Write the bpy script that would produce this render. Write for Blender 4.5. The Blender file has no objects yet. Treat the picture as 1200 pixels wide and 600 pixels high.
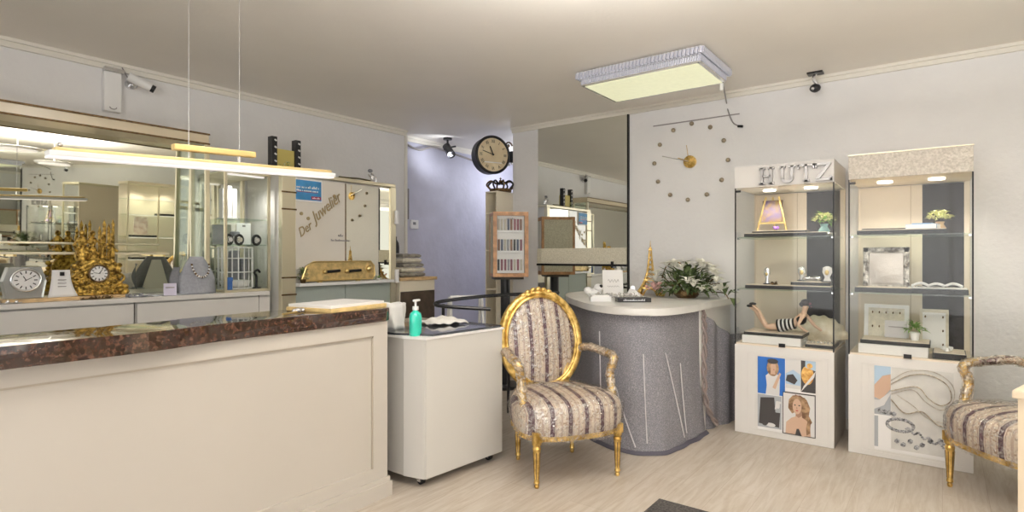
import bpy, bmesh, math, random
from mathutils import Vector, Matrix
R_ = math.radians
PI = math.pi
random.seed(7)
sc = bpy.context.scene
COL = sc.collection

# ------------------------------------------------------------------ materials
MATS = {}
def nmat(name):
    m = bpy.data.materials.new(name); m.use_nodes = True
    nt = m.node_tree; b = nt.nodes['Principled BSDF']
    MATS[name] = m
    return m, nt, b
def P(name, col, rough=.5, metal=0, coat=0, bump=0, bscale=60, var=0, vscale=8, emit=None, es=0, spec=None, alt=None, detail=4, trans=0):
    m, nt, b = nmat(name)
    b.inputs['Base Color'].default_value = (*col, 1)
    b.inputs['Roughness'].default_value = rough
    b.inputs['Metallic'].default_value = metal
    b.inputs['Coat Weight'].default_value = coat
    b.inputs['Transmission Weight'].default_value = trans
    if spec is not None: b.inputs['Specular IOR Level'].default_value = spec
    tc = nt.nodes.new('ShaderNodeTexCoord')
    if var or alt:
        n = nt.nodes.new('ShaderNodeTexNoise'); n.inputs['Scale'].default_value = vscale; n.inputs['Detail'].default_value = detail
        nt.links.new(tc.outputs['Object'], n.inputs['Vector'])
        r = nt.nodes.new('ShaderNodeValToRGB')
        r.color_ramp.elements[0].position = .35; r.color_ramp.elements[1].position = .65
        a2 = alt if alt else tuple(min(1, c*(1+var)) for c in col)
        r.color_ramp.elements[0].color = (*(tuple(c*(1-var) for c in col)), 1)
        r.color_ramp.elements[1].color = (*a2, 1)
        nt.links.new(n.outputs['Fac'], r.inputs['Fac']); nt.links.new(r.outputs['Color'], b.inputs['Base Color'])
    if bump:
        n2 = nt.nodes.new('ShaderNodeTexNoise'); n2.inputs['Scale'].default_value = bscale; n2.inputs['Detail'].default_value = 3
        nt.links.new(tc.outputs['Object'], n2.inputs['Vector'])
        bp = nt.nodes.new('ShaderNodeBump'); bp.inputs['Strength'].default_value = bump; bp.inputs['Distance'].default_value = .01
        nt.links.new(n2.outputs['Fac'], bp.inputs['Height']); nt.links.new(bp.outputs['Normal'], b.inputs['Normal'])
    if emit:
        b.inputs['Emission Color'].default_value = (*emit, 1); b.inputs['Emission Strength'].default_value = es
    return m
def math_node(nt, op, a, b=None):
    n = nt.nodes.new('ShaderNodeMath'); n.operation = op
    for i, v in enumerate((a, b)):
        if v is None: continue
        if isinstance(v, (int, float)): n.inputs[i].default_value = v
        else: nt.links.new(v, n.inputs[i])
    return n.outputs[0]
def mixc(nt, f, a, b):
    n = nt.nodes.new('ShaderNodeMix'); n.data_type = 'RGBA'
    nt.links.new(f, n.inputs[0])
    for i, v in ((6, a), (7, b)):
        if isinstance(v, tuple): n.inputs[i].default_value = (*v, 1)
        else: nt.links.new(v, n.inputs[i])
    return n.outputs[2]

WALL = P('wall_paint', (.79, .785, .79), .75, bump=.35, bscale=35, var=.02, vscale=3)
PURPLE = P('lavender_plaster', (.54, .54, .66), .6, bump=.5, bscale=14, var=.05, vscale=4)
CEIL = P('ceiling_paint', (.86, .82, .76), .5, bump=.10, bscale=40, var=.015, vscale=2)
TRIM = P('cream_trim', (.78, .75, .68), .45)
WHITE = P('white_lacquer', (.76, .74, .71), .35, var=.01)
CREAM = P('cream_lacquer', (.53, .49, .435), .42, var=.015, vscale=2)
CABW = P('rolling_cabinet_white', (.62, .60, .56), .35)
PALE = P('pale_yellow_board', (.86, .79, .64), .5)
BLACK = P('black_plastic', (.012, .012, .014), .35)
BLKM = P('black_metal', (.02, .02, .022), .3, metal=.6)
DARKP = P('dark_fabric_panel', (.045, .042, .05), .6, var=.3, vscale=30)
GOLD = P('gilded_wood', (.52, .31, .07), .28, metal=.85, bump=.4, bscale=50, alt=(.92, .66, .24), vscale=25, var=.2)
BRASS = P('brass', (.78, .60, .27), .3, metal=.9)
OGOLD = P('gilt_bronze', (.22, .11, .015), .3, metal=.85, bump=1, bscale=70, alt=(.80, .54, .13), vscale=45, var=.45)
BRONZE = P('dark_bronze', (.16, .10, .045), .35, metal=.8, bump=.5, bscale=70, var=.3, vscale=40)
CHAMP = P('champagne_metal', (.72, .66, .50), .3, metal=.7)
SILVER = P('silver', (.75, .75, .76), .2, metal=.9)
SILV2 = P('silver_bumpy', (.72, .71, .70), .25, metal=.8, bump=.8, bscale=120)
WOODF = P('frame_wood', (.52, .28, .14), .4, var=.25, vscale=20)
WOODL = P('light_wood', (.60, .42, .22), .5, var=.2, vscale=15)
DKW = P('dark_brown_wood', (.07, .05, .035), .45, var=.3, vscale=14)
GREYF = P('grey_velvet', (.36, .37, .41), .85, bump=.2, bscale=150, var=.08, vscale=60)
GREYD = P('dark_grey_velvet', (.26, .265, .29), .85, var=.08, vscale=60)
CARD = P('white_card', (.86, .85, .84), .6)
LILAC = P('lilac_card', (.68, .64, .78), .6)
PAPER = P('paper', (.72, .67, .56), .8, var=.12, vscale=30)
PAPER2 = P('grey_paper', (.30, .28, .24), .8, var=.3, vscale=25)
SIGNB = P('blue_sign', (.05, .26, .55), .4, var=.15, vscale=12)
SIGNR = P('red_label', (.35, .02, .08), .4)
TEAL = P('teal_soap', (.03, .60, .45), .12, coat=.6, spec=.6)
PLASW = P('white_plastic', (.85, .85, .85), .3)
LEAFD = P('dark_leaf', (.055, .10, .035), .5, alt=(.16, .22, .08), var=.3, vscale=30)
LEAFG = P('fresh_leaf', (.12, .30, .05), .5, alt=(.30, .50, .12), var=.3, vscale=40)
PETAL = P('white_petal', (.85, .84, .76), .6)
PETY = P('cream_petal', (.85, .80, .50), .6, alt=(.6, .65, .3), var=.1, vscale=60)
PURF = P('purple_petal', (.35, .18, .60), .6)
PINKF = P('dusty_pink', (.55, .33, .30), .7)
SKIN = P('painted_skin', (.72, .50, .36), .45)
HAIRD = P('dark_hair', (.03, .02, .018), .5)
SHELL = P('pearly_shell', (.80, .70, .52), .3, alt=(.9, .82, .68), vscale=25, var=.05, coat=.4)
TEXT_STONE = P('rough_stone_tile', (.62, .57, .50), .9, bump=1.0, bscale=90, alt=(.74, .69, .62), vscale=90, var=.12)
SAND = P('sand_textured_board', (.62, .58, .45), .9, bump=.4, bscale=120, alt=(.74, .70, .58), vscale=90, var=.1)
MAT_ = P('dark_mat', (.045, .04, .04), .95, bump=.8, bscale=200, alt=(.11, .10, .095), vscale=90, var=.3)
BLUEB = P('light_blue_box', (.18, .32, .55), .4)
AQUA = P('aqua_vase', (.35, .62, .62), .15, trans=.5)
GRGLASS = P('greygreen_glass_panel', (.40, .45, .42), .12, coat=.3)
DOORC = P('cream_door_glass', (.74, .70, .63), .08, coat=1.0)
TAN = P('tan_tray', (.62, .46, .20), .4, metal=.3, var=.2, vscale=30)
TOPG = P('stone_white_top', (.80, .79, .76), .3, alt=(.68, .67, .65), vscale=5, var=.03)
DKGL = P('dark_glass_top', (.05, .055, .065), .12, coat=.6)
CORD = P('grey_cord', (.30, .28, .28), .6)
CLEARP = P('clear_acrylic', (.80, .82, .82), .1, trans=.6)

def mirror_mat(name, col):
    m, nt, b = nmat(name)
    b.inputs['Base Color'].default_value = (*col, 1); b.inputs['Metallic'].default_value = 1; b.inputs['Roughness'].default_value = .015
    return m
MIRROR = mirror_mat('mirror_glass', (.84, .84, .75))
MIRR2 = mirror_mat('clear_mirror_glass', (.86, .88, .84))

def thin_glass(name, tint=(.98, .985, .98), lo=.012, hi=.22):
    m, nt, b = nmat(name)
    nt.nodes.remove(b)
    o = nt.nodes['Material Output']
    t = nt.nodes.new('ShaderNodeBsdfTransparent'); t.inputs[0].default_value = (*tint, 1)
    g = nt.nodes.new('ShaderNodeBsdfGlossy'); g.inputs['Roughness'].default_value = .02
    lw = nt.nodes.new('ShaderNodeLayerWeight'); lw.inputs[0].default_value = .25
    mr = nt.nodes.new('ShaderNodeMapRange'); mr.inputs['To Min'].default_value = lo; mr.inputs['To Max'].default_value = hi
    nt.links.new(lw.outputs['Fresnel'], mr.inputs[0])
    mx = nt.nodes.new('ShaderNodeMixShader')
    nt.links.new(mr.outputs[0], mx.inputs[0]); nt.links.new(t.outputs[0], mx.inputs[1]); nt.links.new(g.outputs[0], mx.inputs[2])
    nt.links.new(mx.outputs[0], o.inputs[0])
    return m
GLASS = thin_glass('showcase_glass')
SHELFG = thin_glass('shelf_glass', (.88, .94, .90), .05, .35)

def wrap_mat():
    m, nt, b = nmat('crinkled_clear_plastic')
    nt.nodes.remove(b); o = nt.nodes['Material Output']
    tc = nt.nodes.new('ShaderNodeTexCoord')
    n = nt.nodes.new('ShaderNodeTexNoise'); n.inputs['Scale'].default_value = 38; n.inputs['Detail'].default_value = 3; n.inputs['Distortion'].default_value = 1.2
    nt.links.new(tc.outputs['Object'], n.inputs['Vector'])
    bp = nt.nodes.new('ShaderNodeBump'); bp.inputs['Strength'].default_value = 1; bp.inputs['Distance'].default_value = .02
    nt.links.new(n.outputs['Fac'], bp.inputs['Height'])
    t = nt.nodes.new('ShaderNodeBsdfTransparent')
    g = nt.nodes.new('ShaderNodeBsdfGlossy'); g.inputs['Roughness'].default_value = .12
    nt.links.new(bp.outputs[0], g.inputs['Normal'])
    r = nt.nodes.new('ShaderNodeMapRange'); r.inputs[1].default_value = .42; r.inputs[2].default_value = .68; r.inputs[3].default_value = .08; r.inputs[4].default_value = .72
    nt.links.new(n.outputs['Fac'], r.inputs[0])
    mx = nt.nodes.new('ShaderNodeMixShader')
    nt.links.new(r.outputs[0], mx.inputs[0]); nt.links.new(t.outputs[0], mx.inputs[1]); nt.links.new(g.outputs[0], mx.inputs[2])
    nt.links.new(mx.outputs[0], o.inputs[0])
    return m
WRAP = wrap_mat()
def wrap2():
    m = WRAP.copy(); m.name = 'crinkled_arm_plastic'; nt = m.node_tree
    for n in nt.nodes:
        if n.type == 'MAP_RANGE': n.inputs[3].default_value = .18; n.inputs[4].default_value = .85
        if n.type == 'BSDF_GLOSSY': n.inputs[0].default_value = (.86, .80, .72, 1); n.inputs['Roughness'].default_value = .28
    return m
WRAP2 = wrap2()

def floor_mat():
    m, nt, b = nmat('pale_oak_laminate')
    tc = nt.nodes.new('ShaderNodeTexCoord')
    br = nt.nodes.new('ShaderNodeTexBrick')
    br.inputs['Scale'].default_value = 1; br.inputs['Brick Width'].default_value = 1.25; br.inputs['Row Height'].default_value = .19
    br.inputs['Mortar Size'].default_value = .0015; br.inputs['Mortar Smooth'].default_value = .3
    br.inputs['Color1'].default_value = (.53, .475, .41, 1); br.inputs['Color2'].default_value = (.57, .515, .45, 1); br.inputs['Mortar'].default_value = (.44, .37, .30, 1)
    nt.links.new(tc.outputs['Object'], br.inputs['Vector'])
    mp = nt.nodes.new('ShaderNodeMapping'); mp.inputs['Scale'].default_value = (1.5, 14, 1)
    nt.links.new(tc.outputs['Object'], mp.inputs['Vector'])
    n = nt.nodes.new('ShaderNodeTexNoise'); n.inputs['Scale'].default_value = 2.4; n.inputs['Detail'].default_value = 8; n.inputs['Roughness'].default_value = .65; n.inputs['Distortion'].default_value = .6
    nt.links.new(mp.outputs[0], n.inputs['Vector'])
    r = nt.nodes.new('ShaderNodeValToRGB')
    r.color_ramp.elements[0].position = .3; r.color_ramp.elements[0].color = (.70, .62, .53, 1)
    r.color_ramp.elements[1].position = .62; r.color_ramp.elements[1].color = (1, 1, 1, 1)
    nt.links.new(n.outputs['Fac'], r.inputs[0])
    mx = nt.nodes.new('ShaderNodeMix'); mx.data_type = 'RGBA'; mx.blend_type = 'MULTIPLY'; mx.inputs[0].default_value = .75
    nt.links.new(br.outputs['Color'], mx.inputs[6]); nt.links.new(r.outputs[0], mx.inputs[7])
    nt.links.new(mx.outputs[2], b.inputs['Base Color'])
    b.inputs['Roughness'].default_value = .38
    return m
FLOOR = floor_mat()

def granite_mat():
    m, nt, b = nmat('brown_granite')
    tc = nt.nodes.new('ShaderNodeTexCoord')
    n = nt.nodes.new('ShaderNodeTexNoise'); n.inputs['Scale'].default_value = 60; n.inputs['Detail'].default_value = 8; n.inputs['Roughness'].default_value = .7
    nt.links.new(tc.outputs['Object'], n.inputs['Vector'])
    r = nt.nodes.new('ShaderNodeValToRGB'); e = r.color_ramp.elements
    e[0].position = .38; e[0].color = (.012, .008, .006, 1); e[1].position = .7; e[1].color = (.16, .085, .055, 1)
    q = e.new(.52); q.color = (.045, .018, .012, 1)
    nt.links.new(n.outputs['Fac'], r.inputs[0]); nt.links.new(r.outputs[0], b.inputs['Base Color'])
    b.inputs['Roughness'].default_value = .06; b.inputs['Specular IOR Level'].default_value = .8; b.inputs['Coat Weight'].default_value = .6; b.inputs['Coat Roughness'].default_value = .03
    return m
GRANITE = granite_mat()

def stripe_mat():
    m, nt, b = nmat('striped_upholstery')
    tc = nt.nodes.new('ShaderNodeTexCoord'); sp = nt.nodes.new('ShaderNodeSeparateXYZ')
    nt.links.new(tc.outputs['Object'], sp.inputs[0])
    x = math_node(nt, 'ADD', sp.outputs[0], 5.03)
    fr = math_node(nt, 'FRACT', math_node(nt, 'DIVIDE', x, .098))
    d = math_node(nt, 'ABSOLUTE', math_node(nt, 'SUBTRACT', fr, .5))
    s1 = math_node(nt, 'LESS_THAN', d, .13)
    s2 = math_node(nt, 'LESS_THAN', math_node(nt, 'ABSOLUTE', math_node(nt, 'SUBTRACT', d, .20)), .02)
    s3 = math_node(nt, 'GREATER_THAN', d, .44)
    n = nt.nodes.new('ShaderNodeTexNoise'); n.inputs['Scale'].default_value = 60; n.inputs['Detail'].default_value = 2
    nt.links.new(tc.outputs['Object'], n.inputs['Vector'])
    rp = nt.nodes.new('ShaderNodeValToRGB'); rp.color_ramp.elements[0].position = .34; rp.color_ramp.elements[0].color = (.36, .24, .16, 1)
    rp.color_ramp.elements[1].position = .46; rp.color_ramp.elements[1].color = (.66, .56, .44, 1)
    nt.links.new(n.outputs['Fac'], rp.inputs[0])
    c = mixc(nt, s3, rp.outputs[0], (.50, .38, .30))
    c = mixc(nt, s2, c, (.40, .27, .22))
    c = mixc(nt, s1, c, (.085, .03, .045))
    nt.links.new(c, b.inputs['Base Color']); b.inputs['Roughness'].default_value = .5
    return m
STRIPE = stripe_mat()

def mesh_cloth():
    m, nt, b = nmat('grey_glitter_mesh_cloth')
    tc = nt.nodes.new('ShaderNodeTexCoord')
    v = nt.nodes.new('ShaderNodeTexNoise'); v.inputs['Scale'].default_value = 190; v.inputs['Detail'].default_value = 2
    nt.links.new(tc.outputs['Object'], v.inputs['Vector'])
    r = nt.nodes.new('ShaderNodeValToRGB'); r.color_ramp.elements[0].position = .46; r.color_ramp.elements[0].color = (.17, .165, .19, 1)
    r.color_ramp.elements[1].position = .66; r.color_ramp.elements[1].color = (.36, .35, .37, 1)
    nt.links.new(v.outputs['Fac'], r.inputs[0]); nt.links.new(r.outputs[0], b.inputs['Base Color'])
    b.inputs['Roughness'].default_value = .75
    return m
CLOTH = mesh_cloth()
HEM = P('dark_hem', (.07, .065, .085), .7)
LAMPW = P('led_strip_white', (.55, .53, .52), .4, emit=(1, .93, .90), es=.5)
LAMPC = P('ceiling_diffuser', (.32, .32, .22), .4, emit=(1, .99, .66), es=.42, var=.06, vscale=30)
SPOTE = P('downlight_glow', (1, .95, .85), .4, emit=(1, .92, .78), es=3)
def crystal():
    m, nt, b = nmat('crystal_border')
    b.inputs['Base Color'].default_value = (.50, .50, .56, 1); b.inputs['Roughness'].default_value = .12; b.inputs['Metallic'].default_value = .6
    b.inputs['Emission Color'].default_value = (.9, .92, 1, 1); b.inputs['Emission Strength'].default_value = .10
    return m
CRYST = crystal()

def spot(name, loc, power, col=(1, .91, .78), size=140, rot=(0, 0, 0), r=.03):
    l = bpy.data.lights.new(name, 'SPOT'); l.energy = power; l.color = col; l.spot_size = R_(size); l.spot_blend = .8; l.shadow_soft_size = r
    o = bpy.data.objects.new(name, l); COL.objects.link(o); o.location = loc; o.rotation_euler = tuple(R_(a) for a in rot); return o

# ------------------------------------------------------------------ mesh builder
class M:
    def __init__(s): s.b = bmesh.new(); s.mi = 0; s.smooth = set()
    def _fin(s, n0, mi):
        s.b.faces.ensure_lookup_table()
        if mi:
            for f in s.b.faces[n0:]: f.material_index = mi
    def box(s, c, d, rz=0, ry=0, rx=0, mi=0, bev=0):
        n0 = len(s.b.faces)
        mt = Matrix.Translation(c) @ Matrix.Rotation(R_(rz), 4, 'Z') @ Matrix.Rotation(R_(ry), 4, 'Y') @ Matrix.Rotation(R_(rx), 4, 'X') @ Matrix.Diagonal((*d, 1))
        g = bmesh.ops.create_cube(s.b, size=1, matrix=mt)
        if bev:
            ed = list({e for v in g['verts'] for e in v.link_edges})
            bmesh.ops.bevel(s.b, geom=ed, offset=bev, segments=2, affect='EDGES', profile=.6)
        s._fin(n0, mi); return s
    def bb(s, x0, x1, y0, y1, z0, z1, mi=0, bev=0):
        return s.box(((x0+x1)/2, (y0+y1)/2, (z0+z1)/2), (abs(x1-x0), abs(y1-y0), abs(z1-z0)), mi=mi, bev=bev)
    def cyl(s, p0, p1, r0, r1=None, n=16, mi=0):
        n0 = len(s.b.faces); r1 = r0 if r1 is None else r1
        p0, p1 = Vector(p0), Vector(p1); d = p1-p0
        q = d.to_track_quat('Z', 'Y').to_matrix().to_4x4()
        bmesh.ops.create_cone(s.b, cap_ends=True, segments=n, radius1=r0, radius2=r1, depth=d.length, matrix=Matrix.Translation((p0+p1)/2) @ q)
        s._fin(n0, mi); return s
    def sph(s, c, r, mi=0, sub=2, rz=0, rx=0):
        n0 = len(s.b.faces)
        if not isinstance(r, tuple): r = (r, r, r)
        bmesh.ops.create_icosphere(s.b, subdivisions=sub, radius=1, matrix=Matrix.Translation(c) @ Matrix.Rotation(R_(rz), 4, 'Z') @ Matrix.Rotation(R_(rx), 4, 'X') @ Matrix.Diagonal((*r, 1)))
        s._fin(n0, mi); return s
    def tube(s, pts, r, n=8, mi=0, closed=False, flat=1.0):
        n0 = len(s.b.faces); pts = [Vector(p) for p in pts]; N = len(pts); rings = []
        rr = r if isinstance(r, (list, tuple)) else [r]*N
        up = Vector((0, 0, 1)); prev = None
        for i, p in enumerate(pts):
            a = pts[(i-1) % N] if (closed or i > 0) else pts[i]; c = pts[(i+1) % N] if (closed or i < N-1) else pts[i]
            t = (c-a).normalized()
            if prev is None:
                u = t.cross(up)
                if u.length < .1: u = t.cross(Vector((1, 0, 0)))
            else: u = prev - t*prev.dot(t)
            u.normalize(); prev = u; w = t.cross(u)
            rings.append([s.b.verts.new(p + (u*math.cos(2*PI*k/n) + w*flat*math.sin(2*PI*k/n))*rr[i]) for k in range(n)])
        for i in range(N if closed else N-1):
            a, c = rings[i], rings[(i+1) % N]
            for k in range(n): s.b.faces.new((a[k], a[(k+1) % n], c[(k+1) % n], c[k]))
        if not closed:
            s.b.faces.new(rings[0][::-1]); s.b.faces.new(rings[-1])
        s._fin(n0, mi); return s
    def prism(s, poly, z0, z1, mi=0, ax='z', bev=0):
        n0 = len(s.b.faces)
        def q(p, h): return (p[0], p[1], h) if ax == 'z' else (p[0], h, p[1])
        a = [s.b.verts.new(q(p, z0)) for p in poly]; c = [s.b.verts.new(q(p, z1)) for p in poly]
        fs = [s.b.faces.new(a[::-1]), s.b.faces.new(c)]
        for i in range(len(poly)):
            j = (i+1) % len(poly); fs.append(s.b.faces.new((a[i], a[j], c[j], c[i])))
        if bev:
            ed = [e for e in fs[1].edges]+[e for e in fs[0].edges]
            bmesh.ops.bevel(s.b, geom=ed, offset=bev, segments=2, affect='EDGES', profile=.6)
        s._fin(n0, mi); return s
    def lathe(s, prof, c=(0, 0, 0), n=20, mi=0, sx=1, sy=1):
        n0 = len(s.b.faces); rings = []
        for r, z in prof:
            rings.append([s.b.verts.new((c[0]+sx*r*math.cos(2*PI*k/n), c[1]+sy*r*math.sin(2*PI*k/n), c[2]+z)) for k in range(n)])
        for a, d in zip(rings, rings[1:]):
            for k in range(n): s.b.faces.new((a[k], a[(k+1) % n], d[(k+1) % n], d[k]))
        s.b.faces.new(rings[0][::-1]); s.b.faces.new(rings[-1])
        s._fin(n0, mi); return s
    def grid(s, f, nu, nv, mi=0, closed=False):
        n0 = len(s.b.faces)
        V = [[s.b.verts.new(f(i/nu, j/nv)) for j in range(nv+1)] for i in range(nu if closed else nu+1)]
        for i in range(nu):
            a = V[i]; c = V[(i+1) % len(V)]
            for j in range(nv): s.b.faces.new((a[j], c[j], c[j+1], a[j+1]))
        s._fin(n0, mi); return s
    def poly(s, pts, mi=0):
        n0 = len(s.b.faces); s.b.faces.new([s.b.verts.new(p) for p in pts]); s._fin(n0, mi); return s
    def leaf(s, base, d, L, w, mi=0, droop=.25):
        n0 = len(s.b.faces); base = Vector(base); d = Vector(d).normalized()
        side = d.cross(Vector((0, 0, 1)))
        if side.length < .1: side = Vector((1, 0, 0))
        side.normalize(); up = side.cross(d)
        mid = base + d*L*.5 + up*L*.12; tip = base + d*L - up*L*droop
        b0 = s.b.verts.new(base); t = s.b.verts.new(tip); m0 = s.b.verts.new(mid)
        l = s.b.verts.new(mid+side*w/2+up*w*.2); r = s.b.verts.new(mid-side*w/2+up*w*.2)
        for f in ((b0, m0, l), (b0, r, m0), (l, m0, t), (m0, r, t)): s.b.faces.new(f)
        s._fin(n0, mi); return s

def mk(name, m, mat, parent=None, loc=(0, 0, 0), rz=0, rx=0, ry=0, smooth=False, sub=0, solid=0, sharp=40):
    bmesh.ops.recalc_face_normals(m.b, faces=m.b.faces)
    me = bpy.data.meshes.new(name); m.b.to_mesh(me); m.b.free()
    for q in (mat if isinstance(mat, (list, tuple)) else [mat]): me.materials.append(q)
    o = bpy.data.objects.new(name, me); COL.objects.link(o)
    o.location = loc; o.rotation_euler = (R_(rx), R_(ry), R_(rz)); o.parent = parent
    if smooth:
        for p in me.polygons: p.use_smooth = True
        if not sub:
            me.set_sharp_from_angle(angle=R_(sharp))
    if sub:
        d = o.modifiers.new('sub', 'SUBSURF'); d.levels = sub; d.render_levels = sub
    if solid:
        d = o.modifiers.new('solid', 'SOLIDIFY'); d.thickness = solid
    return o
def tag(o, label, cat, group=None, kind=None):
    o['label'] = label; o['category'] = cat
    if group: o['group'] = group
    if kind: o['kind'] = kind
    return o
def T(name, label, cat, loc=(0, 0, 0), rz=0, group=None):
    o = bpy.data.objects.new(name, None); COL.objects.link(o); o.empty_display_size = .05
    o.location = loc; o.rotation_euler = (0, 0, R_(rz)); return tag(o, label, cat, group)
def O(name, m, mat, label, cat, loc=(0, 0, 0), rz=0, group=None, **k):
    return tag(mk(name, m, mat, None, loc, rz, **k), label, cat, group)
def S(name, m, mat, parent=None, **k):
    o = mk(name, m, mat, parent, **k)
    if parent is None: o['kind'] = 'structure'
    return o
def dup(root, loc, rz=None, label=None):
    r = root.copy(); COL.objects.link(r); r.location = loc
    if rz is not None: r.rotation_euler = (0, 0, R_(rz))
    if label: r['label'] = label
    for ch in [q for q in root.children]:
        c = ch.copy(); COL.objects.link(c); c.parent = r
        for g in ch.children:
            e = g.copy(); COL.objects.link(e); e.parent = c
    return r
def text(name, s, size, mat, parent, loc, rot=(90, 0, 0), ext=.001, shear=0, align='CENTER', sx=1):
    cu = bpy.data.curves.new(name, 'FONT'); cu.body = s; cu.size = size; cu.extrude = ext; cu.shear = shear
    cu.align_x = align; cu.align_y = 'CENTER'; cu.resolution_u = 3
    cu.materials.append(mat)
    tmp = bpy.data.objects.new('tmp', cu); me = bpy.data.meshes.new_from_object(tmp); bpy.data.objects.remove(tmp)
    o = bpy.data.objects.new(name, me); COL.objects.link(o)
    o.location = loc; o.rotation_euler = tuple(R_(a) for a in rot); o.parent = parent; o.scale = (sx, 1, 1)
    return o
def tiny_print(w, h, mat, parent, loc, seed=1, name='small_print'):
    # print too small to read: a row of letter-sized marks
    rnd = random.Random(seed); m = M(); x = -w/2
    while x < w/2-h*.3:
        lw = h*rnd.uniform(.3, .6); hh = h*rnd.choice((.6, .65, 1))
        m.bb(x, min(x+lw, w/2), -.0006, .0006, -h/2, -h/2+hh); x += lw+h*(.18 if rnd.random() < .8 else .6)
    return mk(name, m, mat, parent, loc)
def curve_pts(ctrl, n=8):
    # Catmull-Rom through control points
    c = [Vector(p) for p in ctrl]; c = [c[0]*2-c[1]] + c + [c[-1]*2-c[-2]]; out = []
    for i in range(1, len(c)-2):
        for k in range(n):
            t = k/n; p0, p1, p2, p3 = c[i-1:i+3]
            out.append(.5*((2*p1)+(p2-p0)*t+(2*p0-5*p1+4*p2-p3)*t*t+(3*p1-p0-3*p2+p3)*t**3))
    out.append(c[-2]); return out
def ell(cx, cy, rx, ry, n=24, a0=0, a1=360):
    full = abs(a1-a0) >= 360
    k = n if full else n+1
    return [(cx+rx*math.cos(R_(a0+(a1-a0)*i/n)), cy+ry*math.sin(R_(a0+(a1-a0)*i/n))) for i in range(k)]

# ------------------------------------------------------------------ setting
H = 2.58
S('floor', M().bb(-1.75, 7.3, -2.75, 5.05, -.05, 0), FLOOR)
S('ceiling', M().bb(-1.75, 7.3, -2.75, 5.05, H, H+.1), CEIL)
S('wall_left', M().bb(-1.6, 4.15, 4.56, 4.9, 0, H), WALL)
S('wall_passage', M().bb(4.15, 7.3, 4.75, 4.9, 0, H), PURPLE)
S('wall_right', M().bb(4.75, 4.9, -2.6, 3.58, 0, H), WALL)
S('wall_passage_side', M().bb(4.9, 7.15, 3.48, 3.58, 0, H), WALL)
S('wall_passage_end', M().bb(7.15, 7.3, 3.48, 4.75, 0, H), WALL)
# shop front behind the camera, with windows
m = M(); m.bb(-1.75, 4.9, -2.75, -2.6, 0, .35); m.bb(-1.75, 4.9, -2.75, -2.6, 2.4, H)
m.bb(1.75, 4.9, -2.75, -2.6, .35, 2.4); m.bb(-1.75, -1.3, -2.75, -2.6, .35, 2.4)
S('wall_front', m, WALL)
m = M(); m.bb(-1.75, -1.6, -2.6, 4.9, 0, .35); m.bb(-1.75, -1.6, -2.6, 4.9, 2.4, H)
m.bb(-1.75, -1.6, -2.6, -2.2, .35, 2.4); m.bb(-1.75, -1.6, 2.0, 4.9, .35, 2.4)
S('wall_street', m, WALL)
m = M()
for x in (-1.27, .22, 1.72): m.bb(x-.03, x+.03, -2.72, -2.66, .35, 2.4)
m.bb(-1.3, 1.75, -2.72, -2.66, .35, .41); m.bb(-1.3, 1.75, -2.72, -2.66, 2.34, 2.4)
S('window_1', m, TRIM)
m = M()
for y in (-2.17, -.1, 1.97): m.bb(-1.72, -1.66, y-.03, y+.03, .35, 2.4)
m.bb(-1.72, -1.66, -2.2, 2.0, .35, .41); m.bb(-1.72, -1.66, -2.2, 2.0, 2.34, 2.4)
S('window_2', m, TRIM)
# crown trims
def crown_x(x0, x1, y, name):
    m = M(); m.bb(x0, x1, y-.022, y, H-.055, H); m.bb(x0, x1, y-.04, y-.018, H-.022, H)
    S(name, m, TRIM)
crown_x(-1.6, 4.15, 4.56, 'trim_1'); crown_x(4.17, 7.1, 4.75, 'trim_2')
m = M(); m.bb(4.728, 4.75, -2.6, 3.58, H-.05, H); m.bb(4.71, 4.73, -2.6, 3.58, H-.02, H); S('trim_3', m, TRIM)
S('trim_4', M().bb(4.135, 4.165, 4.545, 4.62, 0, H-.055), TRIM)
m = M(); m.bb(4.738, 4.75, -2.6, 3.58, 0, .07); S('baseboard_right', m, TRIM)

# ------------------------------------------------------------------ mirrors
t = T('wall_mirror', 'tall frameless mirror on the right wall behind the grey draped counter', 'mirror', (4.75, 2.75, 0), -90)
mk('mirror_pane', M().bb(-.478, .55, -.022, 0, .75, 2.53) if 0 else M().bb(-.5, .478, -.018, 0, .75, 2.53), MIRR2, t)
mk('edge_strip', M().bb(.478, .492, -.024, 0, .75, 2.53), BLKM, t)
# stone strip on the mirror
O('textured_ledge', M().bb(-.5, .476, -.034, -.018, 1.175, 1.325).bb(-.5, .476, -.045, -.018, 1.155, 1.175, mi=1).bb(.33, .35, -.055, -.018, 1.14, 1.2, mi=1),
  [SAND, BLKM], 'sand coloured textured strip with dark lower edge across the tall wall mirror', 'ledge', (4.75, 2.75, 0), -90)
# large mirror on the shop front side (seen only in reflections)
a2 = math.degrees(math.atan2(.162, .987))
t = T('shop_mirror', 'large mirrored panel by the shop front, seen inside the left mirror', 'mirror', (3.0, -1.92, 0), -a2)
mk('mirror_pane', M().bb(-1.15, 1.62, -.02, 0, .25, 2.5), MIRR2, t)
mk('frame', M().bb(-1.18, -1.15, -.04, .005, .2, 2.53).bb(1.62, 1.65, -.04, .005, .2, 2.53).bb(-1.18, 1.65, -.04, .005, 2.5, 2.53).bb(-1.18, 1.65, -.04, .005, .2, .25).bb(-1.1, -1.0, -.3, -.02, 0, .2).bb(1.4, 1.5, -.3, -.02, 0, .2), CHAMP, t)

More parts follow.
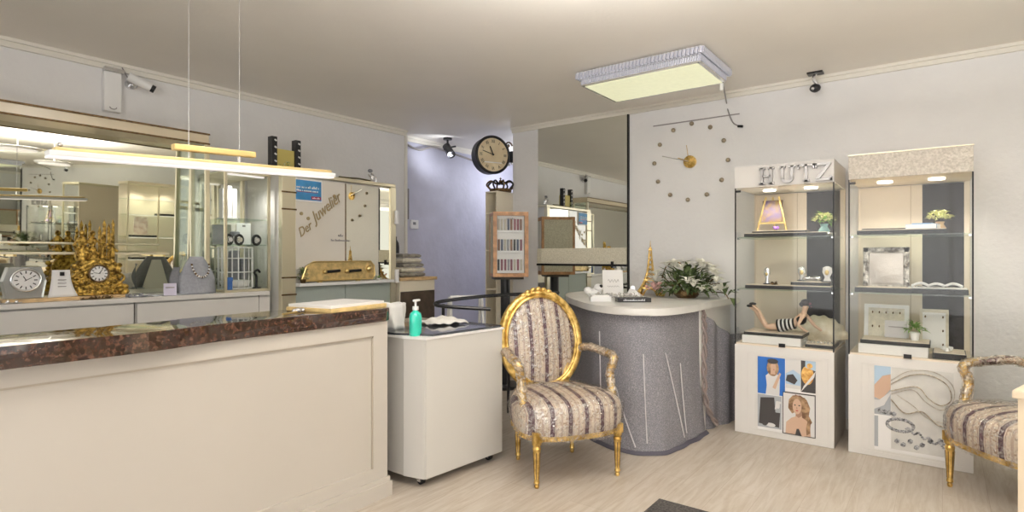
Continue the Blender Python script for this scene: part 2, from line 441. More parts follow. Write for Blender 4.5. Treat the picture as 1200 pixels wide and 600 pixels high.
# ------------------------------------------------------------------ left: back counter & mirrored showcase
WT = .985
O('worktop', M().bb(-.6, 2.34, 4.075, 4.555, WT-.03, WT, bev=.004), WHITE, 'white worktop of the low cupboards under the big left mirror', 'worktop')
xs = [-.2, .61, 1.44, 2.27]
names = ['white cupboard below the small silver clock, at the left edge', 'white cupboard below the grey necklace bust and gilt clock']
for i in range(3):
    lab = ['white cupboard at the left edge below the small round silver clock', 'white cupboard of the back row below the gilt figure clock', 'white cupboard of the back row below the grey necklace bust'][i]
    x0 = [-.22, .62, 1.45][i]; x1 = x0+.82
    t = T('base_cabinet', lab, 'cabinet', (x0, 4.1, 0), group=None)
    mk('body', M().bb(0, .82, .02, .45, .0, WT-.031), WHITE, t)
    mk('door', M().bb(.004, .816, 0, .018, .08, WT-.04, bev=.003), WHITE, t)
O('filler_panel', M().bb(2.275, 2.36, 4.11, 4.5, 0, WT-.032), WHITE, 'narrow white panel between the back cupboards and lettered cabinet', 'panel')

MT = 1.5   # slight lean of the mirror back panel
t = T('mirrored_showcase', 'long gold framed wall showcase with mirror back above the white worktop', 'showcase', (0, 4.52, WT))
mb = mk('mirror_back', M().bb(-.6, 1.96, -.008, 0, 0, 1.10), MIRROR, t, loc=(0, .005, .004))
mb.rotation_euler = (R_(MT), 0, 0)
mk('canopy', M().bb(-.6, 1.97, -.27, .035, 1.075, 1.15, bev=.004), P('canopy_tan', (.74, .64, .46), .25, coat=.4), t)
mk('edge_strip', M().bb(-.6, 1.975, -.278, -.27, 1.14, 1.152).bb(-.6, 1.975, -.278, -.27, 1.07, 1.082), BRONZE, t)
mk('side_panel', M().bb(1.955, 1.962, -.27, -.02, 0, 1.075), SHELFG, t)
for y in (-.265, -.03): mk('post', M().bb(1.945, 1.972, y-.012, y+.012, 0, 1.075), CHAMP, t)
sh = mk('shelf', M().bb(-.6, 1.72, -.22, -.04, .278, .286), SHELFG, t)
mk('shelf_edge', M().bb(-.6, 1.72, -.226, -.22, .274, .29).cyl((-.6, -.06, .345), (1.72, -.06, .345), .007), CHAMP, sh)
for x in (.1, .9, 1.7): mk('bracket', M().bb(x-.008, x+.008, -.2, -.035, .262, .276), BRASS, t)

# gilt figure clock
def mantel_clock():
    t = T('mantel_clock', 'ornate gilt figure clock with round white dial on the white worktop', 'clock', (1.285, 4.28, WT))
    mk('wooden_base', M().bb(-.17, .17, -.075, .075, 0, .018, bev=.004), WOODL, t)
    half = [(0, .02), (.155, .02), (.165, .045), (.135, .07), (.125, .10), (.115, .15), (.108, .19), (.112, .215), (.085, .232), (.06, .245), (0, .25)]
    out = [(x, z) for x, z in half] + [(-x, z) for x, z in half[::-1][1:-1]]
    m = M().prism(out, -.045, .045, ax='y', bev=.012)
    rnd = random.Random(3)
    for sx in (-1, 1):
        for z, r in ((.035, .028), (.065, .024), (.09, .02), (.13, .018), (.17, .017), (.205, .02)):
            w = .15 if z < .08 else .118
            m.sph((sx*w, -.03, z), (r, r*.9, r*.85))
            m.sph((sx*(w-.03), -.05, z+.01), r*.6)
        pts = [(sx*(.05+.09*math.sin(a*.5)), -.052, .06+.02*a) for a in [k*.6 for k in range(12)]]
        m.tube(pts, .008, 6)
    for k in range(90):
        x = rnd.uniform(-.12, .12); z = rnd.uniform(.03, .22)
        if (x*x+(z-.155)**2) < .062**2: continue
        m.sph((x, -.048, z), (rnd.uniform(.005, .013), .008, rnd.uniform(.005, .013)), sub=1)
    mk('case', m, OGOLD, t, smooth=True)
    for x in (-.14, .14): mk('foot', M().sph((x, -.04, .024), .02), OGOLD, t, smooth=True)
    mk('dial_ring', M().tube([(x, -.062, z) for x, z in ell(0, .155, .052, .052, 32)], .006, 8, closed=True), BRONZE, t, smooth=True)
    d = mk('dial', M().cyl((0, -.05, .155), (0, -.062, .155), .05, n=32), CARD, t)
    mm = M()
    for k in range(12):
        a = k*PI/6; mm.box((.038*math.sin(a), -.063, .155+.038*math.cos(a)), (.005, .002, .013), ry=math.degrees(a))
    mk('numeral_marks', mm, BLACK, d)
    mk('hands', M().box((.008, -.065, .167), (.004, .002, .03), ry=35).box((-.012, -.065, .158), (.003, .002, .036), ry=100), BLACK, d)
    # figures
    m = M()
    for cx, s in ((-.075, 1.1), (-.02, 1.05)):
        m.lathe([(.03*s, 0), (.036*s, .03), (.026*s, .07), (.016*s, .095), (.024*s, .12), (.022*s, .14), (.008, .155)], (cx, -.005, .235), 10)
        m.sph((cx, -.01, .235+.172), (.017, .017, .02))
        m.tube([(cx-.02, -.01, .365), (cx-.045, -.02, .33), (cx-.03, -.035, .30)], .008, 6)
        m.tube([(cx+.02, -.01, .365), (cx+.042, -.02, .34), (cx+.06, -.03, .355)], .008, 6)
        for k in range(8): m.sph((cx+rnd.uniform(-.03, .03), -.03, .24+rnd.uniform(0, .09)), .01, sub=1)
    mk('figures', m, OGOLD, t, smooth=True)
    m = M()
    for k, (x, h) in enumerate(((.025, .19), (.05, .235), (.075, .21), (.098, .24), (.03, .15), (.085, .17))):
        m.cyl((x, .01 if k < 4 else -.02, .225), (x, .01 if k < 4 else -.02, .225+h), .011, .009, 8)
        m.cyl((x, .01 if k < 4 else -.02, .225+h), (x, .01 if k < 4 else -.02, .225+h+.04), .012, .001, 8)
    for k in range(16): m.sph((rnd.uniform(.015, .11), -.025, rnd.uniform(.24, .36)), rnd.uniform(.007, .013), sub=1)
    mk('gothic_spires', m, OGOLD, t, smooth=True)
mantel_clock()

# small silver clock, on a wooden board
O('wooden_board', M().bb(-.18, .18, -.07, .07, 0, .022, bev=.005), WOODL, 'wooden board under the small round silver clock and white card', 'board', (.98, 4.2, WT), 3)
t = T('table_clock', 'small round silver clock in an acrylic block, left end of the worktop', 'clock', (.915, 4.21, WT+.022), 5)
mk('block', M().prism([(-.085, 0), (.085, 0), (.1, .10), (.075, .18), (-.075, .18), (-.1, .10)], -.03, .03, ax='y', bev=.006), CLEARP, t)
mk('bezel', M().tube([(x, -.036, z) for x, z in ell(0, .105, .068, .062, 32)], .007, 8, closed=True), SILVER, t, smooth=True)
d = mk('dial', M().cyl((0, -.03, .105), (0, -.036, .105), .062, n=32), CARD, t)
m = M()
for k in range(12):
    a = k*PI/6; m.box((.045*math.sin(a), -.037, .105+.045*math.cos(a)), (.005, .002, .016), ry=math.degrees(a))
m.box((.01, -.039, .11), (.003, .002, .04), ry=60).box((-.006, -.039, .115), (.004, .002, .03), ry=-30)
mk('dial_marks', m, BLACK, d)
# white card display
t = T('watch_display_card', 'white flared watch display card between the silver clock and gilt clock', 'display card', (1.085, 4.17, WT+.022), 4)
def flare(u, v):
    w = .045+.03*(1-v)**2; return ((u-.5)*2*w, -.03*(1-v)**2+.02, v*.16)
mk('card', M().grid(flare, 6, 8), CARD, t, solid=.003, smooth=True)
mk('picture_mark', M().bb(-.008, .014, .008, .013, .125, .148), BLACK, t)
for k in range(3): mk('text_line', M().bb(-.02, .02, .0, .004, .06+.02*k, .064+.02*k), CORD, t)

# pearl and silver scraps on worktop
def trinket(name, label, cat, loc, col, n, sp, seed):
    rnd = random.Random(seed); m = M()
    for k in range(n):
        m.sph((rnd.uniform(-sp, sp), rnd.uniform(-.025, .025), rnd.uniform(.006, .016)), rnd.uniform(.006, .012), sub=1)
    m.tube([(sp*math.cos(a/3), .02*math.sin(a/3), .005) for a in range(19)], .003, 5)
    return O(name, m, col, label, cat, loc, smooth=True)
trinket('silver_trinkets', 'little heap of silver trinkets at the left end of the worktop', 'jewellery', (.83, 4.125, WT), SILVER, 14, .06, 1)
trinket('bronze_trinkets', 'dark trinkets lying just before the gilt clock base', 'jewellery', (1.24, 4.115, WT), BRONZE, 14, .08, 2)
trinket('bead_bracelet', 'blue-grey beaded bracelet lying before the right foot of the gilt clock', 'bracelet', (1.45, 4.13, WT), GREYD, 12, .05, 4)
m = M()
m.grid(lambda u, v: (u*.30-.15, v*.08-.04, .006+.006*math.sin(u*14)*math.cos(v*9)), 18, 6)
O('plastic_sheet', m, P('pale_film', (.60, .64, .70), .2, coat=.5), 'crumpled pale film lying on the worktop between gilt clock and bust', 'plastic film', (1.62, 4.15, WT), smooth=True, solid=.002)
t = T('price_card', 'small lilac tent card lying before the grey necklace bust', 'card', (1.655, 4.115, WT), -20)
mk('card_panel', M().box((0, 0, .042), (.075, .003, .085), rx=-22), LILAC, t)
mk('text_line', M().box((0, -.003, .055), (.05, .002, .006), rx=-22).box((0, .002, .038), (.04, .002, .005), rx=-22), CORD, t)
mk('support', M().box((0, .035, .04), (.06, .003, .085), rx=22), CARD, t)

# grey necklace bust
def bust():
    t = T('necklace_bust', 'grey velvet necklace bust with a bead necklace on the white worktop', 'jewellery bust', (1.85, 4.155, WT), 8)
    out = [(-.13, 0), (.13, 0), (.135, .08), (.12, .15), (.085, .20), (.05, .225), (.045, .26), (-.045, .265), (-.05, .235), (-.10, .21), (-.125, .17), (-.11, .09)]
    def f(u, v):
        z = v*.26
        hw = .13 if z < .1 else (.13-.085*((z-.1)/.16)**1.4)
        a = (u-.5)*2; return (a*hw, -.045*(1-a*a)*(1-.5*v)+.02*v-.0, z)
    mk('bust_front', M().grid(f, 14, 14), GREYF, t, solid=-.004, smooth=True)
    mk('easel_back', M().prism([(-.09, 0), (.09, 0), (.03, .22), (-.03, .22)], .03, .04, ax='y'), CARD, t)
    side = [(0, 0), (.075, 0), (.045, .10), (.012, .2), (0, .2)]
    m = M(); m.grid(lambda u, v: (-.13-.035*math.sin(v*PI)*u, .0+.06*u, v*.19), 6, 8); mk('side_flap', m, GREYD, t, solid=.003, smooth=True)
    m = M(); n = mk('necklace', None or M().sph((0, 0, -5), .001, sub=1) if 0 else beads(), [BRONZE, CARD], t, smooth=True)
def beads():
    m = M()
    for k in range(25):
        a = PI*(k/24); x = -.062*math.cos(a); z = .205-.088*math.sin(a)
        m.sph((x, -.047-.004*math.sin(a)+.03*(z-.12)/.1*.6, z), .0062 if k % 3 else .0085, mi=(k % 2), sub=1)
    return m
bust()

# ------------------------------------------------------------------ small glass showcase beside it
t = T('glass_showcase', 'narrow glass showcase holding watches between the big mirror and lettered cabinet', 'showcase', (2.19, 4.3, WT))
W = .165
mk('mirror_back', M().bb(-W, W, .215, .22, .02, .87), MIRROR, t)
mk('base', M().bb(-W-.01, W+.01, -.19, .22, 0, .018, bev=.003), CHAMP, t)
mk('top', M().bb(-W-.01, W+.01, -.19, .22, .87, .885, bev=.003), CHAMP, t)
for x in (-W, W): 
    for y in (-.18, .205): mk('post', M().bb(x-.009, x+.009, y-.009, y+.009, .018, .87), CHAMP, t)
mk('front_glass', M().bb(-W+.01, W-.01, -.183, -.18, .02, .87), GLASS, t)
mk('side_glass', M().bb(-W-.002, -W+.002, -.17, .2, .02, .87), GLASS, t)
mk('side_glass', M().bb(W-.002, W+.002, -.17, .2, .02, .87), GLASS, t)
mk('light_strip', M().bb(-W+.02, W-.02, -.15, -.12, .86, .87), LAMPW, t)  # glowing strip added to brighten the showcase contents
for z in (.345, .535): mk('shelf', M().bb(-W+.01, W-.01, -.165, .2, z, z+.007), SHELFG, t)
m = M()
O('rotating_rack', M().bb(-.06, .06, -.04, .04, 0, .01).bb(-.052, -.018, -.03, .03, .01, .23, bev=.003).bb(-.013, .018, -.03, .03, .01, .25, bev=.003).bb(.024, .056, -.03, .03, .01, .23, bev=.003),
  CARD, 'three upright white display columns on the top shelf of the narrow showcase', 'display columns', (2.13, 4.3, WT+.542))
def watch(label, loc, rz=0, mat=BLACK):
    t = T('watch', label, 'watch', loc, rz, 'watches on cuffs in the narrow showcase')
    mk('strap', M().tube([(x, .0, z+.034) for x, z in ell(0, 0, .026, .034, 20)], .007, 6, closed=True, flat=1.6), mat, t, smooth=True)
    mk('watch_face', M().cyl((0, -.012, .034), (0, -.02, .034), .019, n=20), SILVER, t)
    return t
watch('black strapped watch on a cuff, leftmost on middle shelf of narrow showcase', (2.075, 4.17, WT+.352), 10)
watch('black strapped watch on a cuff, second on middle shelf of narrow showcase', (2.15, 4.17, WT+.352), -5)
watch('black strapped watch on a cuff, rightmost on middle shelf of narrow showcase', (2.29, 4.18, WT+.352), -12)
O('ring_box', M().bb(-.04, .04, -.03, .03, 0, .06, bev=.004).bb(-.03, .03, -.025, .025, .06, .10, mi=1, bev=.01), [CARD, GREYD], 'grey topped white ring box behind the watches in narrow showcase', 'ring box', (2.20, 4.33, WT+.352))
def basket():
    t = T('wire_basket', 'white wire rack basket with grey cushions in the narrow glass showcase', 'wire rack', (2.165, 4.25, WT+.018))
    t.scale = (1.2, 1.15, 1.15)
    m = M()
    for k in range(18):
        a = 2*PI*k/18; m.cyl((.105*math.cos(a), .075*math.sin(a), .0), (.105*math.cos(a), .075*math.sin(a), .27), .0032, n=6)
    mk('upright_wires', m, PLASW, t)
    m = M()
    for z in (.005, .11, .2, .27): m.tube([(.105*math.cos(2*PI*k/24), .075*math.sin(2*PI*k/24), z) for k in range(24)], .004, 6, closed=True)
    mk('ring', m, PLASW, t, smooth=True)
    mk('bowl', M().lathe([(.05, .0), (.085, .02), (.095, .055), (.085, .056), (.06, .02)], n=24, sy=.72), PLASW, t, smooth=True)
    mk('cushion', M().bb(-.04, .02, -.02, .02, .06, .25, bev=.01).bb(.03, .07, -.02, .02, .06, .2, bev=.01), GREYD, t)
basket()
O('blue_ring_box', M().bb(-.02, .02, -.02, .02, 0, .09, bev=.004).bb(-.022, .022, -.022, .022, .06, .092, bev=.004), P('deep_blue', (.05, .16, .50), .4), 'small blue box at the front left of the narrow showcase floor', 'box', (2.06, 4.145, WT+.018))
O('white_notice_card', M().bb(-.055, .055, -.003, .003, 0, .17).bb(-.012, .012, -.005, -.003, .14, .155, mi=1), [CARD, CORD], 'upright white card at the right of the narrow showcase middle shelf', 'card', (2.285, 4.36, WT+.352))
O('display_cushion', M().bb(-.05, .05, -.012, .012, 0, .15, bev=.008), GREYF, 'grey upright cushion at back left of the narrow showcase middle shelf', 'cushion', (2.10, 4.38, WT+.352))
O('jewellery_hook', M().tube(curve_pts([(0, 0, 0), (.0, 0, .09), (-.015, 0, .12), (.01, 0, .14), (.03, 0, .12)]), .009, 8).cyl((0, 0, 0), (0, 0, .008), .035), BLACK, 'black hook shaped jewellery stand in the narrow showcase', 'stand', (2.30, 4.2, WT+.018), smooth=True)
m = M()
for k in range(3): m.tube([(.028*math.cos(a/6*PI)+k*.05-.05, .0, .03+.028*math.sin(a/6*PI)) for a in range(12)], .008, 6, closed=True)
O('ring_display', m, BLACK, 'row of black rings standing on top of the narrow glass showcase', 'rings', (2.18, 4.2, WT+.885), smooth=True)

# ------------------------------------------------------------------ lettered cabinet 'Der Juwelier'
t = T('lettered_cabinet', 'tall cream mirrored cabinet with gold lettering Der Juwelier and brass hinges', 'cabinet', (2.4, 3.98, 0))
CH = 1.9
mk('body', M().bb(.0, 1.06, .03, .54, .0, CH-.03), WHITE, t)
mk('top', M().bb(-.03, 1.09, -.015, .545, CH-.03, CH, bev=.005), CHAMP, t)
mk('post', M().bb(-.03, .085, -.02, .03, 0, CH-.03, bev=.004), CHAMP, t)
mk('post', M().bb(1.03, 1.09, -.02, .03, 0, CH-.03, bev=.004), CHAMP, t)
for z in (.95, 1.08, 1.6, 1.73): mk('hinge_band', M().bb(-.034, .089, -.026, -.02, z, z+.012), BRONZE, t)
for z in (1.02, 1.55): 
    mk('hinge', M().cyl((1.085, -.035, z), (1.085, -.035, z+.11), .02, n=14).cyl((1.085, -.035, z-.01), (1.085, -.035, z), .024, n=14), PLASW, t, smooth=True)
dl = mk('door', M().bb(.09, .548, -.005, .02, 1.045, CH-.045), DOORC, t)
dr = mk('door', M().bb(.554, 1.03, -.005, .02, 1.045, CH-.045), mirror_mat('door_mirror', (.78, .76, .66)), t)
mk('centre_seam', M().bb(.547, .555, -.009, .0, 1.045, CH-.045), BRONZE, t)
mk('ledge', M().bb(.087, 1.03, -.07, .0, 1.015, 1.04, bev=.004), PLASW, t)
mk('lower_door', M().bb(.09, .548, -.005, .02, .08, 1.01, bev=.002), GRGLASS, t)
mk('lower_door', M().bb(.554, 1.03, -.005, .02, .08, 1.01, bev=.002), GRGLASS, t)
GL = P('gold_script', (.42, .33, .18), .4, metal=.4)
text('lettering', 'Der', .10, GL, t, (.165, -.012, 1.455), (90, -36, 0), .002, .45, sx=.8)
text('lettering', 'Juwelier', .125, GL, t, (.36, -.012, 1.64), (90, -39, 0), .002, .45, sx=.78)
tiny_print(.19, .018, CORD, t, (.50, -.012, 1.38), 3)
mk('emblem', M().prism([(.48, 1.41), (.475, 1.425), (.49, 1.418), (.50, 1.432), (.51, 1.418), (.525, 1.425), (.52, 1.41)], -.012, -.008, ax='y'), CORD, t)
for x, z in ((.14, 1.58), (.2, 1.545), (.44, 1.74)): mk('rosette', M().cyl((x, -.012, z), (x, -.005, z), .014, n=10), GL, t)
t = T('blue_notice', 'small blue notice with white lines and red label on the cabinet door', 'sign', (2.595, 3.968, 1.675))
mk('board', M().bb(-.125, .125, -.004, .004, 0, .18), CARD, t)
mk('blue_field', M().bb(-.115, .115, -.007, -.003, .012, .165), SIGNB, t)
tiny_print(.20, .02, CARD, t, (-.005, -.009, .112), 4)
tiny_print(.19, .016, CARD, t, (-.01, -.009, .086), 5)
mk('underline', M().bb(-.1, .08, -.008, -.007, .072, .076), SIGNR, t)
mk('red_label', M().bb(.025, .11, -.009, -.006, .02, .044), SIGNR, t)
tiny_print(.07, .011, CARD, t, (.067, -.0105, .032), 6)
# plaque with two handles, standing on ledge in front of doors
t = T('gold_plaque', 'long gold rounded plaque with two dark handles on the cabinet ledge', 'plaque', (2.865, 3.94, 1.04))
pl = [(-.35, .03), (-.31, .015), (.33, .015), (.355, .05), (.345, .13), (.31, .165), (-.25, .165), (-.31, .13)]
mk('plate', M().prism(pl, -.012, .012, ax='y', bev=.006), TAN, t)
mk('rim', M().tube([(x, -.014, z) for x, z in pl], .006, 6, closed=True), BRASS, t, smooth=True)
for x in (-.185, .185): mk('foot', M().bb(x-.015, x+.015, -.015, .015, 0, .018), BRASS, t)
for x in (-.08, .13):
    h = mk('handle', M().cyl((x-.06, -.035, .085), (x+.06, -.035, .092), .011, n=10), BLACK, t, smooth=True)
    mk('handle_mount', M().sph((x-.07, -.025, .085), (.022, .016, .02)).cyl((x-.06, -.01, .085), (x-.06, -.036, .085), .01, n=8).cyl((x+.06, -.01, .09), (x+.06, -.036, .09), .008, n=8), BRASS, h, smooth=True)
mk('round_boss', M().sph((.29, -.022, .10), (.032, .02, .032)), BRASS, t, smooth=True)
def bouquet(t, n, rx, ry, rz, cz, leafL, fl, seed, lm=LEAFD, fm=PETAL, fs=.03, fr=.85):
    rnd = random.Random(seed); m = M()
    for k in range(n):
        a = rnd.uniform(0, 2*PI); b = rnd.uniform(-.2, 1.2); q = rnd.uniform(.15, .8)
        c = Vector((rx*q*math.cos(a)*math.cos(b), ry*q*math.sin(a)*math.cos(b), cz+rz*q*math.sin(b)))
        d = Vector((math.cos(a)*math.cos(b), math.sin(a)*math.cos(b), math.sin(b)+rnd.uniform(-.3, .5)))
        m.leaf(c, d, leafL*rnd.uniform(.7, 1.3), leafL*.42, droop=rnd.uniform(0, .5))
    mk('leaves', m, lm, t, smooth=False)
    m = M()
    for k in range(fl):
        a = rnd.uniform(0, 2*PI); b = rnd.uniform(0, 1.1)
        c = Vector((rx*fr*math.cos(a)*math.cos(b), ry*fr*math.sin(a)*math.cos(b), cz+rz*fr*math.sin(b)))
        for j in range(5):
            e = 2*PI*j/5+a
            d = Vector((math.cos(e)+.5*math.cos(a), math.sin(e)+.5*math.sin(a), .7+.3*math.sin(b)))
            m.leaf(c, d, fs*rnd.uniform(.8, 1.2), fs*.5, droop=.2)
    mk('blossoms', m, fm, t, smooth=False)
t = T('small_bouquet', 'small dark leafed bouquet with cream blossoms on the left end of the cabinet ledge', 'flowers', (2.53, 3.935, 1.04))
bouquet(t, 36, .05, .03, .10, .03, .04, 9, 5, LEAFD, PETY, .022)
mk('pot', M().lathe([(.018, 0), (.025, .03), (.02, .032)], n=14), BRONZE, t)
t = T('green_sprig', 'tiny green sprig at the right end of the cabinet ledge', 'plant', (3.27, 3.94, 1.04))
bouquet(t, 14, .035, .02, .035, .012, .025, 3, 8, LEAFG, PETAL, .014)
mk('pot', M().lathe([(.012, 0), (.016, .014), (.012, .015)], n=12), CARD, t)

# things on top of the cabinet
def striped_bar(x, lab):
    t = T('striped_bookend', lab, 'bookend', (x, 4.25, CH), group=None)
    mk('bar', M().bb(-.024, .024, -.03, .03, 0, .30, bev=.004), BLACK, t)
    m = M()
    for k in range(5): m.box((.008, -.032, .05+k*.055), (.02, .004, .012), ry=25)
    mk('white_stripes', m, CARD, t)
striped_bar(2.462, 'black upright bar with white flecks at the left of the yellow box')
striped_bar(2.67, 'black upright bar with white flecks at the right of the yellow box')
O('yellow_box', M().bb(-.085, .082, -.03, .05, 0, .21, bev=.004), P('yellow_card', (.62, .52, .16), .5), 'yellow box between two black upright bars on the lettered cabinet', 'box', (2.565, 4.27, CH))
t = T('blossom_sprig', 'small white flower sprig before the yellow box on cabinet top', 'flowers', (2.54, 4.19, CH))
bouquet(t, 14, .06, .025, .10, .02, .03, 12, 11, LEAFG, PETY, .02)
mk('holder', M().bb(-.03, .03, -.015, .015, 0, .015), CHAMP, t)
t = T('sunglasses_figurine', 'small silver figure with a blue head on the right end of the lettered cabinet', 'figurine', (3.33, 4.1, CH))
mk('body', M().lathe([(.03, 0), (.02, .02), (.012, .05), (.02, .075), (.01, .095)], n=12), SILVER, t, smooth=True)
mk('head', M().sph((-.02, 0, .115), (.025, .018, .018)), GREYD, t, smooth=True)
mk('arm', M().tube([(0, 0, .08), (.035, -.01, .06), (.04, -.01, .02)], .006, 6).tube([(0, 0, .08), (-.035, -.01, .06), (-.05, -.01, .08)], .006, 6), SILVER, t, smooth=True)
O('dark_strap', M().tube(curve_pts([(-.2, 0, .012), (-.1, .01, .016), (0, 0, .02), (.12, 0, .014)]), .012, 8, flat=.6), P('olive_strap', (.12, .10, .04), .5), 'long dark olive strap lying on the lettered cabinet beside the silver figure', 'strap', (3.13, 4.03, CH), smooth=True)

# ------------------------------------------------------------------ wall gear on the left
t = T('alarm_siren', 'flat white alarm box with grey bracket high on the left wall', 'alarm', (1.455, 4.56, 2.235))
mk('housing', M().bb(-.052, .052, -.05, 0, 0, .27, bev=.008), PLASW, t)
mk('speaker_mark', M().tube([(x, -.052, z) for x, z in ell(0, .03, .02, .014, 12, 180, 360)], .003, 6), CORD, t)
mk('bracket', M().bb(-.05, .07, -.05, 0, .272, .30, bev=.004), SILVER, t)
t = T('security_camera', 'white bullet security camera beside the alarm box on the left wall', 'camera', (1.575, 4.56, 2.455))
mk('mount', M().cyl((0, 0, 0), (0, -.03, 0), .035, n=20).cyl((0, -.03, 0), (0, -.07, -.01), .012, n=10), SILVER, t, smooth=True)
mk('camera_body', M().cyl((-.04, -.08, .035), (.09, -.11, -.02), .03, n=20), PLASW, t, smooth=True)
mk('lens', M().cyl((.088, -.11, -.019), (.112, -.115, -.03), .026, n=20), BLACK, t)
mk('cable', M().tube(curve_pts([(-.01, -.02, .02), (-.04, -.03, .06), (-.06, -.03, .1)]), .004, 6), CORD, t)

# ------------------------------------------------------------------ pendant lamp over the front counter
t = T('pendant_lamp', 'long linear pendant lamp with gold upper bar hanging over the front counter', 'lamp', (1.23, 2.6, 0))
def bar(x0, x1, z0, z1, dy, h):  # sloping bar
    m = M(); m.box(((x0+x1)/2, 0, (z0+z1)/2), (math.hypot(x1-x0, z1-z0), dy, h), ry=-math.degrees(math.atan2(z1-z0, x1-x0)), bev=min(dy, h)*.2); return m
mk('lamp_profile', bar(-.60, .62, 1.625, 1.68, .055, .022), PLASW, t)
mk('gold_cover', bar(-.58, .60, 1.642, 1.697, .04, .014), P('gold_satin', (.80, .62, .30), .35, metal=.5), t)
mk('light_strip', bar(-.60, .61, 1.612, 1.667, .05, .008), LAMPW, t)
mk('driver_bar', bar(-.175, .185, 1.712, 1.728, .035, .028), P('gold_satin2', (.78, .58, .24), .35, metal=.5), t)
for x in (-.11, .112): 
    c = mk('cable', M().cyl((x, 0, 1.66), (x, 0, H-.02), .0016, n=6), SILVER, t)
mk('cable_grip', M().cyl((.112, 0, 1.675), (.112, 0, 1.71), .008, n=10), SILVER, t)
mk('touch_switch', M().sph((-.56, -.0, 1.662), .009), SILVER, t)
mk('canopy', M().bb(-.16, .16, -.03, .03, H-.025, H-.001), PLASW, t)

# ------------------------------------------------------------------ front counter
t = T('front_counter', 'long cream panelled shop counter in the left foreground', 'counter', (0, 2.32, 0))
mk('body', M().bb(-1.5, 1.985, .012, .34, 0, .909), CREAM, t)
fr = M()
for x0, x1 in ((-1.5, -1.42), (1.895, 1.985)): fr.bb(x0, x1, 0, .014, .10, .909)
fr.bb(-1.42, 1.895, 0, .014, .84, .909); fr.bb(-1.42, 1.895, 0, .014, .10, .16)
mk('panel_frame', fr, CREAM, t)
mk('panel_moulding', M().bb(1.888, 1.896, .004, .016, .16, .84).bb(-1.4, 1.896, .004, .016, .832, .842), P('cream_moulding', (.42, .37, .30), .5), t)
mk('base_board', M().bb(-1.5, 2.0, -.02, .34, 0, .075).bb(-1.5, 1.993, -.012, .34, .075, .1), CREAM, t)
pts = [(-1.5, 2.235), (.3, 2.235), (.75, 2.238), (.9, 2.25), (1.0, 2.275), (1.1, 2.292), (1.3, 2.30), (1.96, 2.305), (2.005, 2.33), (2.01, 2.68), (1.1, 2.62), (.95, 2.56), (-1.5, 2.56)]
O('granite_countertop', M().prism(pts, .91, .98, bev=.008), GRANITE, 'polished dark brown granite top of the front counter', 'countertop', smooth=True)
t = T('writing_pad', 'large white pad with a wooden edge at the right end of granite top', 'pad', (1.79, 2.47, .98), 10)
mk('wooden_tray', M().bb(-.2, .2, -.15, .15, .0, .02, bev=.004), P('pad_wood', (.68, .50, .22), .5, var=.15, vscale=20), t)
mk('paper_block', M().bb(-.19, .19, -.14, .145, .02, .034, bev=.002), CARD, t)
t = T('brooch_pen', 'silver pen with ornamental clip lying left of the writing pad', 'pen', (1.5, 2.40, .98), 25)
mk('barrel', M().cyl((-.09, 0, .008), (.08, 0, .008), .006, n=10), BRASS, t, smooth=True)
mk('ornament', M().sph((.03, .0, .016), (.022, .016, .012)).sph((.01, .01, .014), .01).sph((.05, -.01, .014), .01), SILVER, t, smooth=True)

# ------------------------------------------------------------------ rolling cabinet
t = T('rolling_cabinet', 'white wheeled cabinet with angled corner beside the front counter', 'cabinet', (0, 0, 0))
cp = [(2.06, 2.33), (2.12, 2.20), (2.79, 2.15), (2.79, 2.92), (2.06, 2.92)]
mk('body', M().prism([(2.125, 2.35), (2.155, 2.215), (2.755, 2.163), (2.755, 2.91), (2.125, 2.91)], .05, .80), CABW, t)
def panel(p, q, z0, z1, th, mat, nm, off=0):
    p = Vector((*p, 0)); q = Vector((*q, 0)); d = (q-p); L = d.length; c = (p+q)/2; n = Vector((d.y, -d.x, 0)).normalized(); c += n*(th/2+off)
    return mk(nm, M().box((c.x, c.y, (z0+z1)/2), (L-.004, th, z1-z0), rz=math.degrees(math.atan2(d.y, d.x)), bev=.002), mat, t)
panel((2.125, 2.35), (2.155, 2.215), .05, .80, .006, CABW, 'corner_panel')
panel((2.155, 2.215), (2.755, 2.163), .05, .80, .006, CABW, 'front_panel')
mk('top', M().prism([(2.112, 2.345), (2.146, 2.203), (2.763, 2.151), (2.763, 2.925), (2.112, 2.925)], .80, .812), CARD, t)
mk('glass_top', M().prism([(2.12, 2.42), (2.215, 2.215), (2.757, 2.168), (2.757, 2.92), (2.12, 2.92)], .812, .825), DKGL, t)
for x, y in ((2.19, 2.28), (2.70, 2.22), (2.19, 2.85), (2.70, 2.85)):
    w = mk('caster', M().cyl((x-.012, y, .022), (x+.012, y, .022), .022, n=16), BLACK, t, smooth=True)
    mk('caster_fork', M().bb(x-.02, x-.013, y-.012, y+.012, .018, .05).bb(x+.013, x+.02, y-.012, y+.012, .018, .05).bb(x-.02, x+.02, y-.015, y+.015, .046, .052), SILVER, w)
t = T('soap_dispenser', 'teal liquid soap bottle with white pump on the wheeled cabinet corner', 'soap bottle', (2.18, 2.315, .8125), 20)
mk('bottle', M().lathe([(.038, 0), (.043, .006), (.043, .105), (.038, .122), (.018, .135), (.014, .14), (.014, .146)], n=28, sy=.75), TEAL, t, smooth=True)
mk('label', M().grid(lambda u, v: (.0435*math.cos(R_(-60+80*u)), .0328*math.sin(R_(-60+80*u)), .03+.06*v), 8, 1), P('label_teal', (.10, .45, .38), .3), t)
mk('collar', M().cyl((0, 0, .14), (0, 0, .16), .017, n=18), PLASW, t, smooth=True)
mk('pump_head', M().cyl((0, 0, .16), (0, 0, .186), .006, n=10).box((.012, 0, .192), (.062, .018, .012), bev=.004), PLASW, t)
m = M()
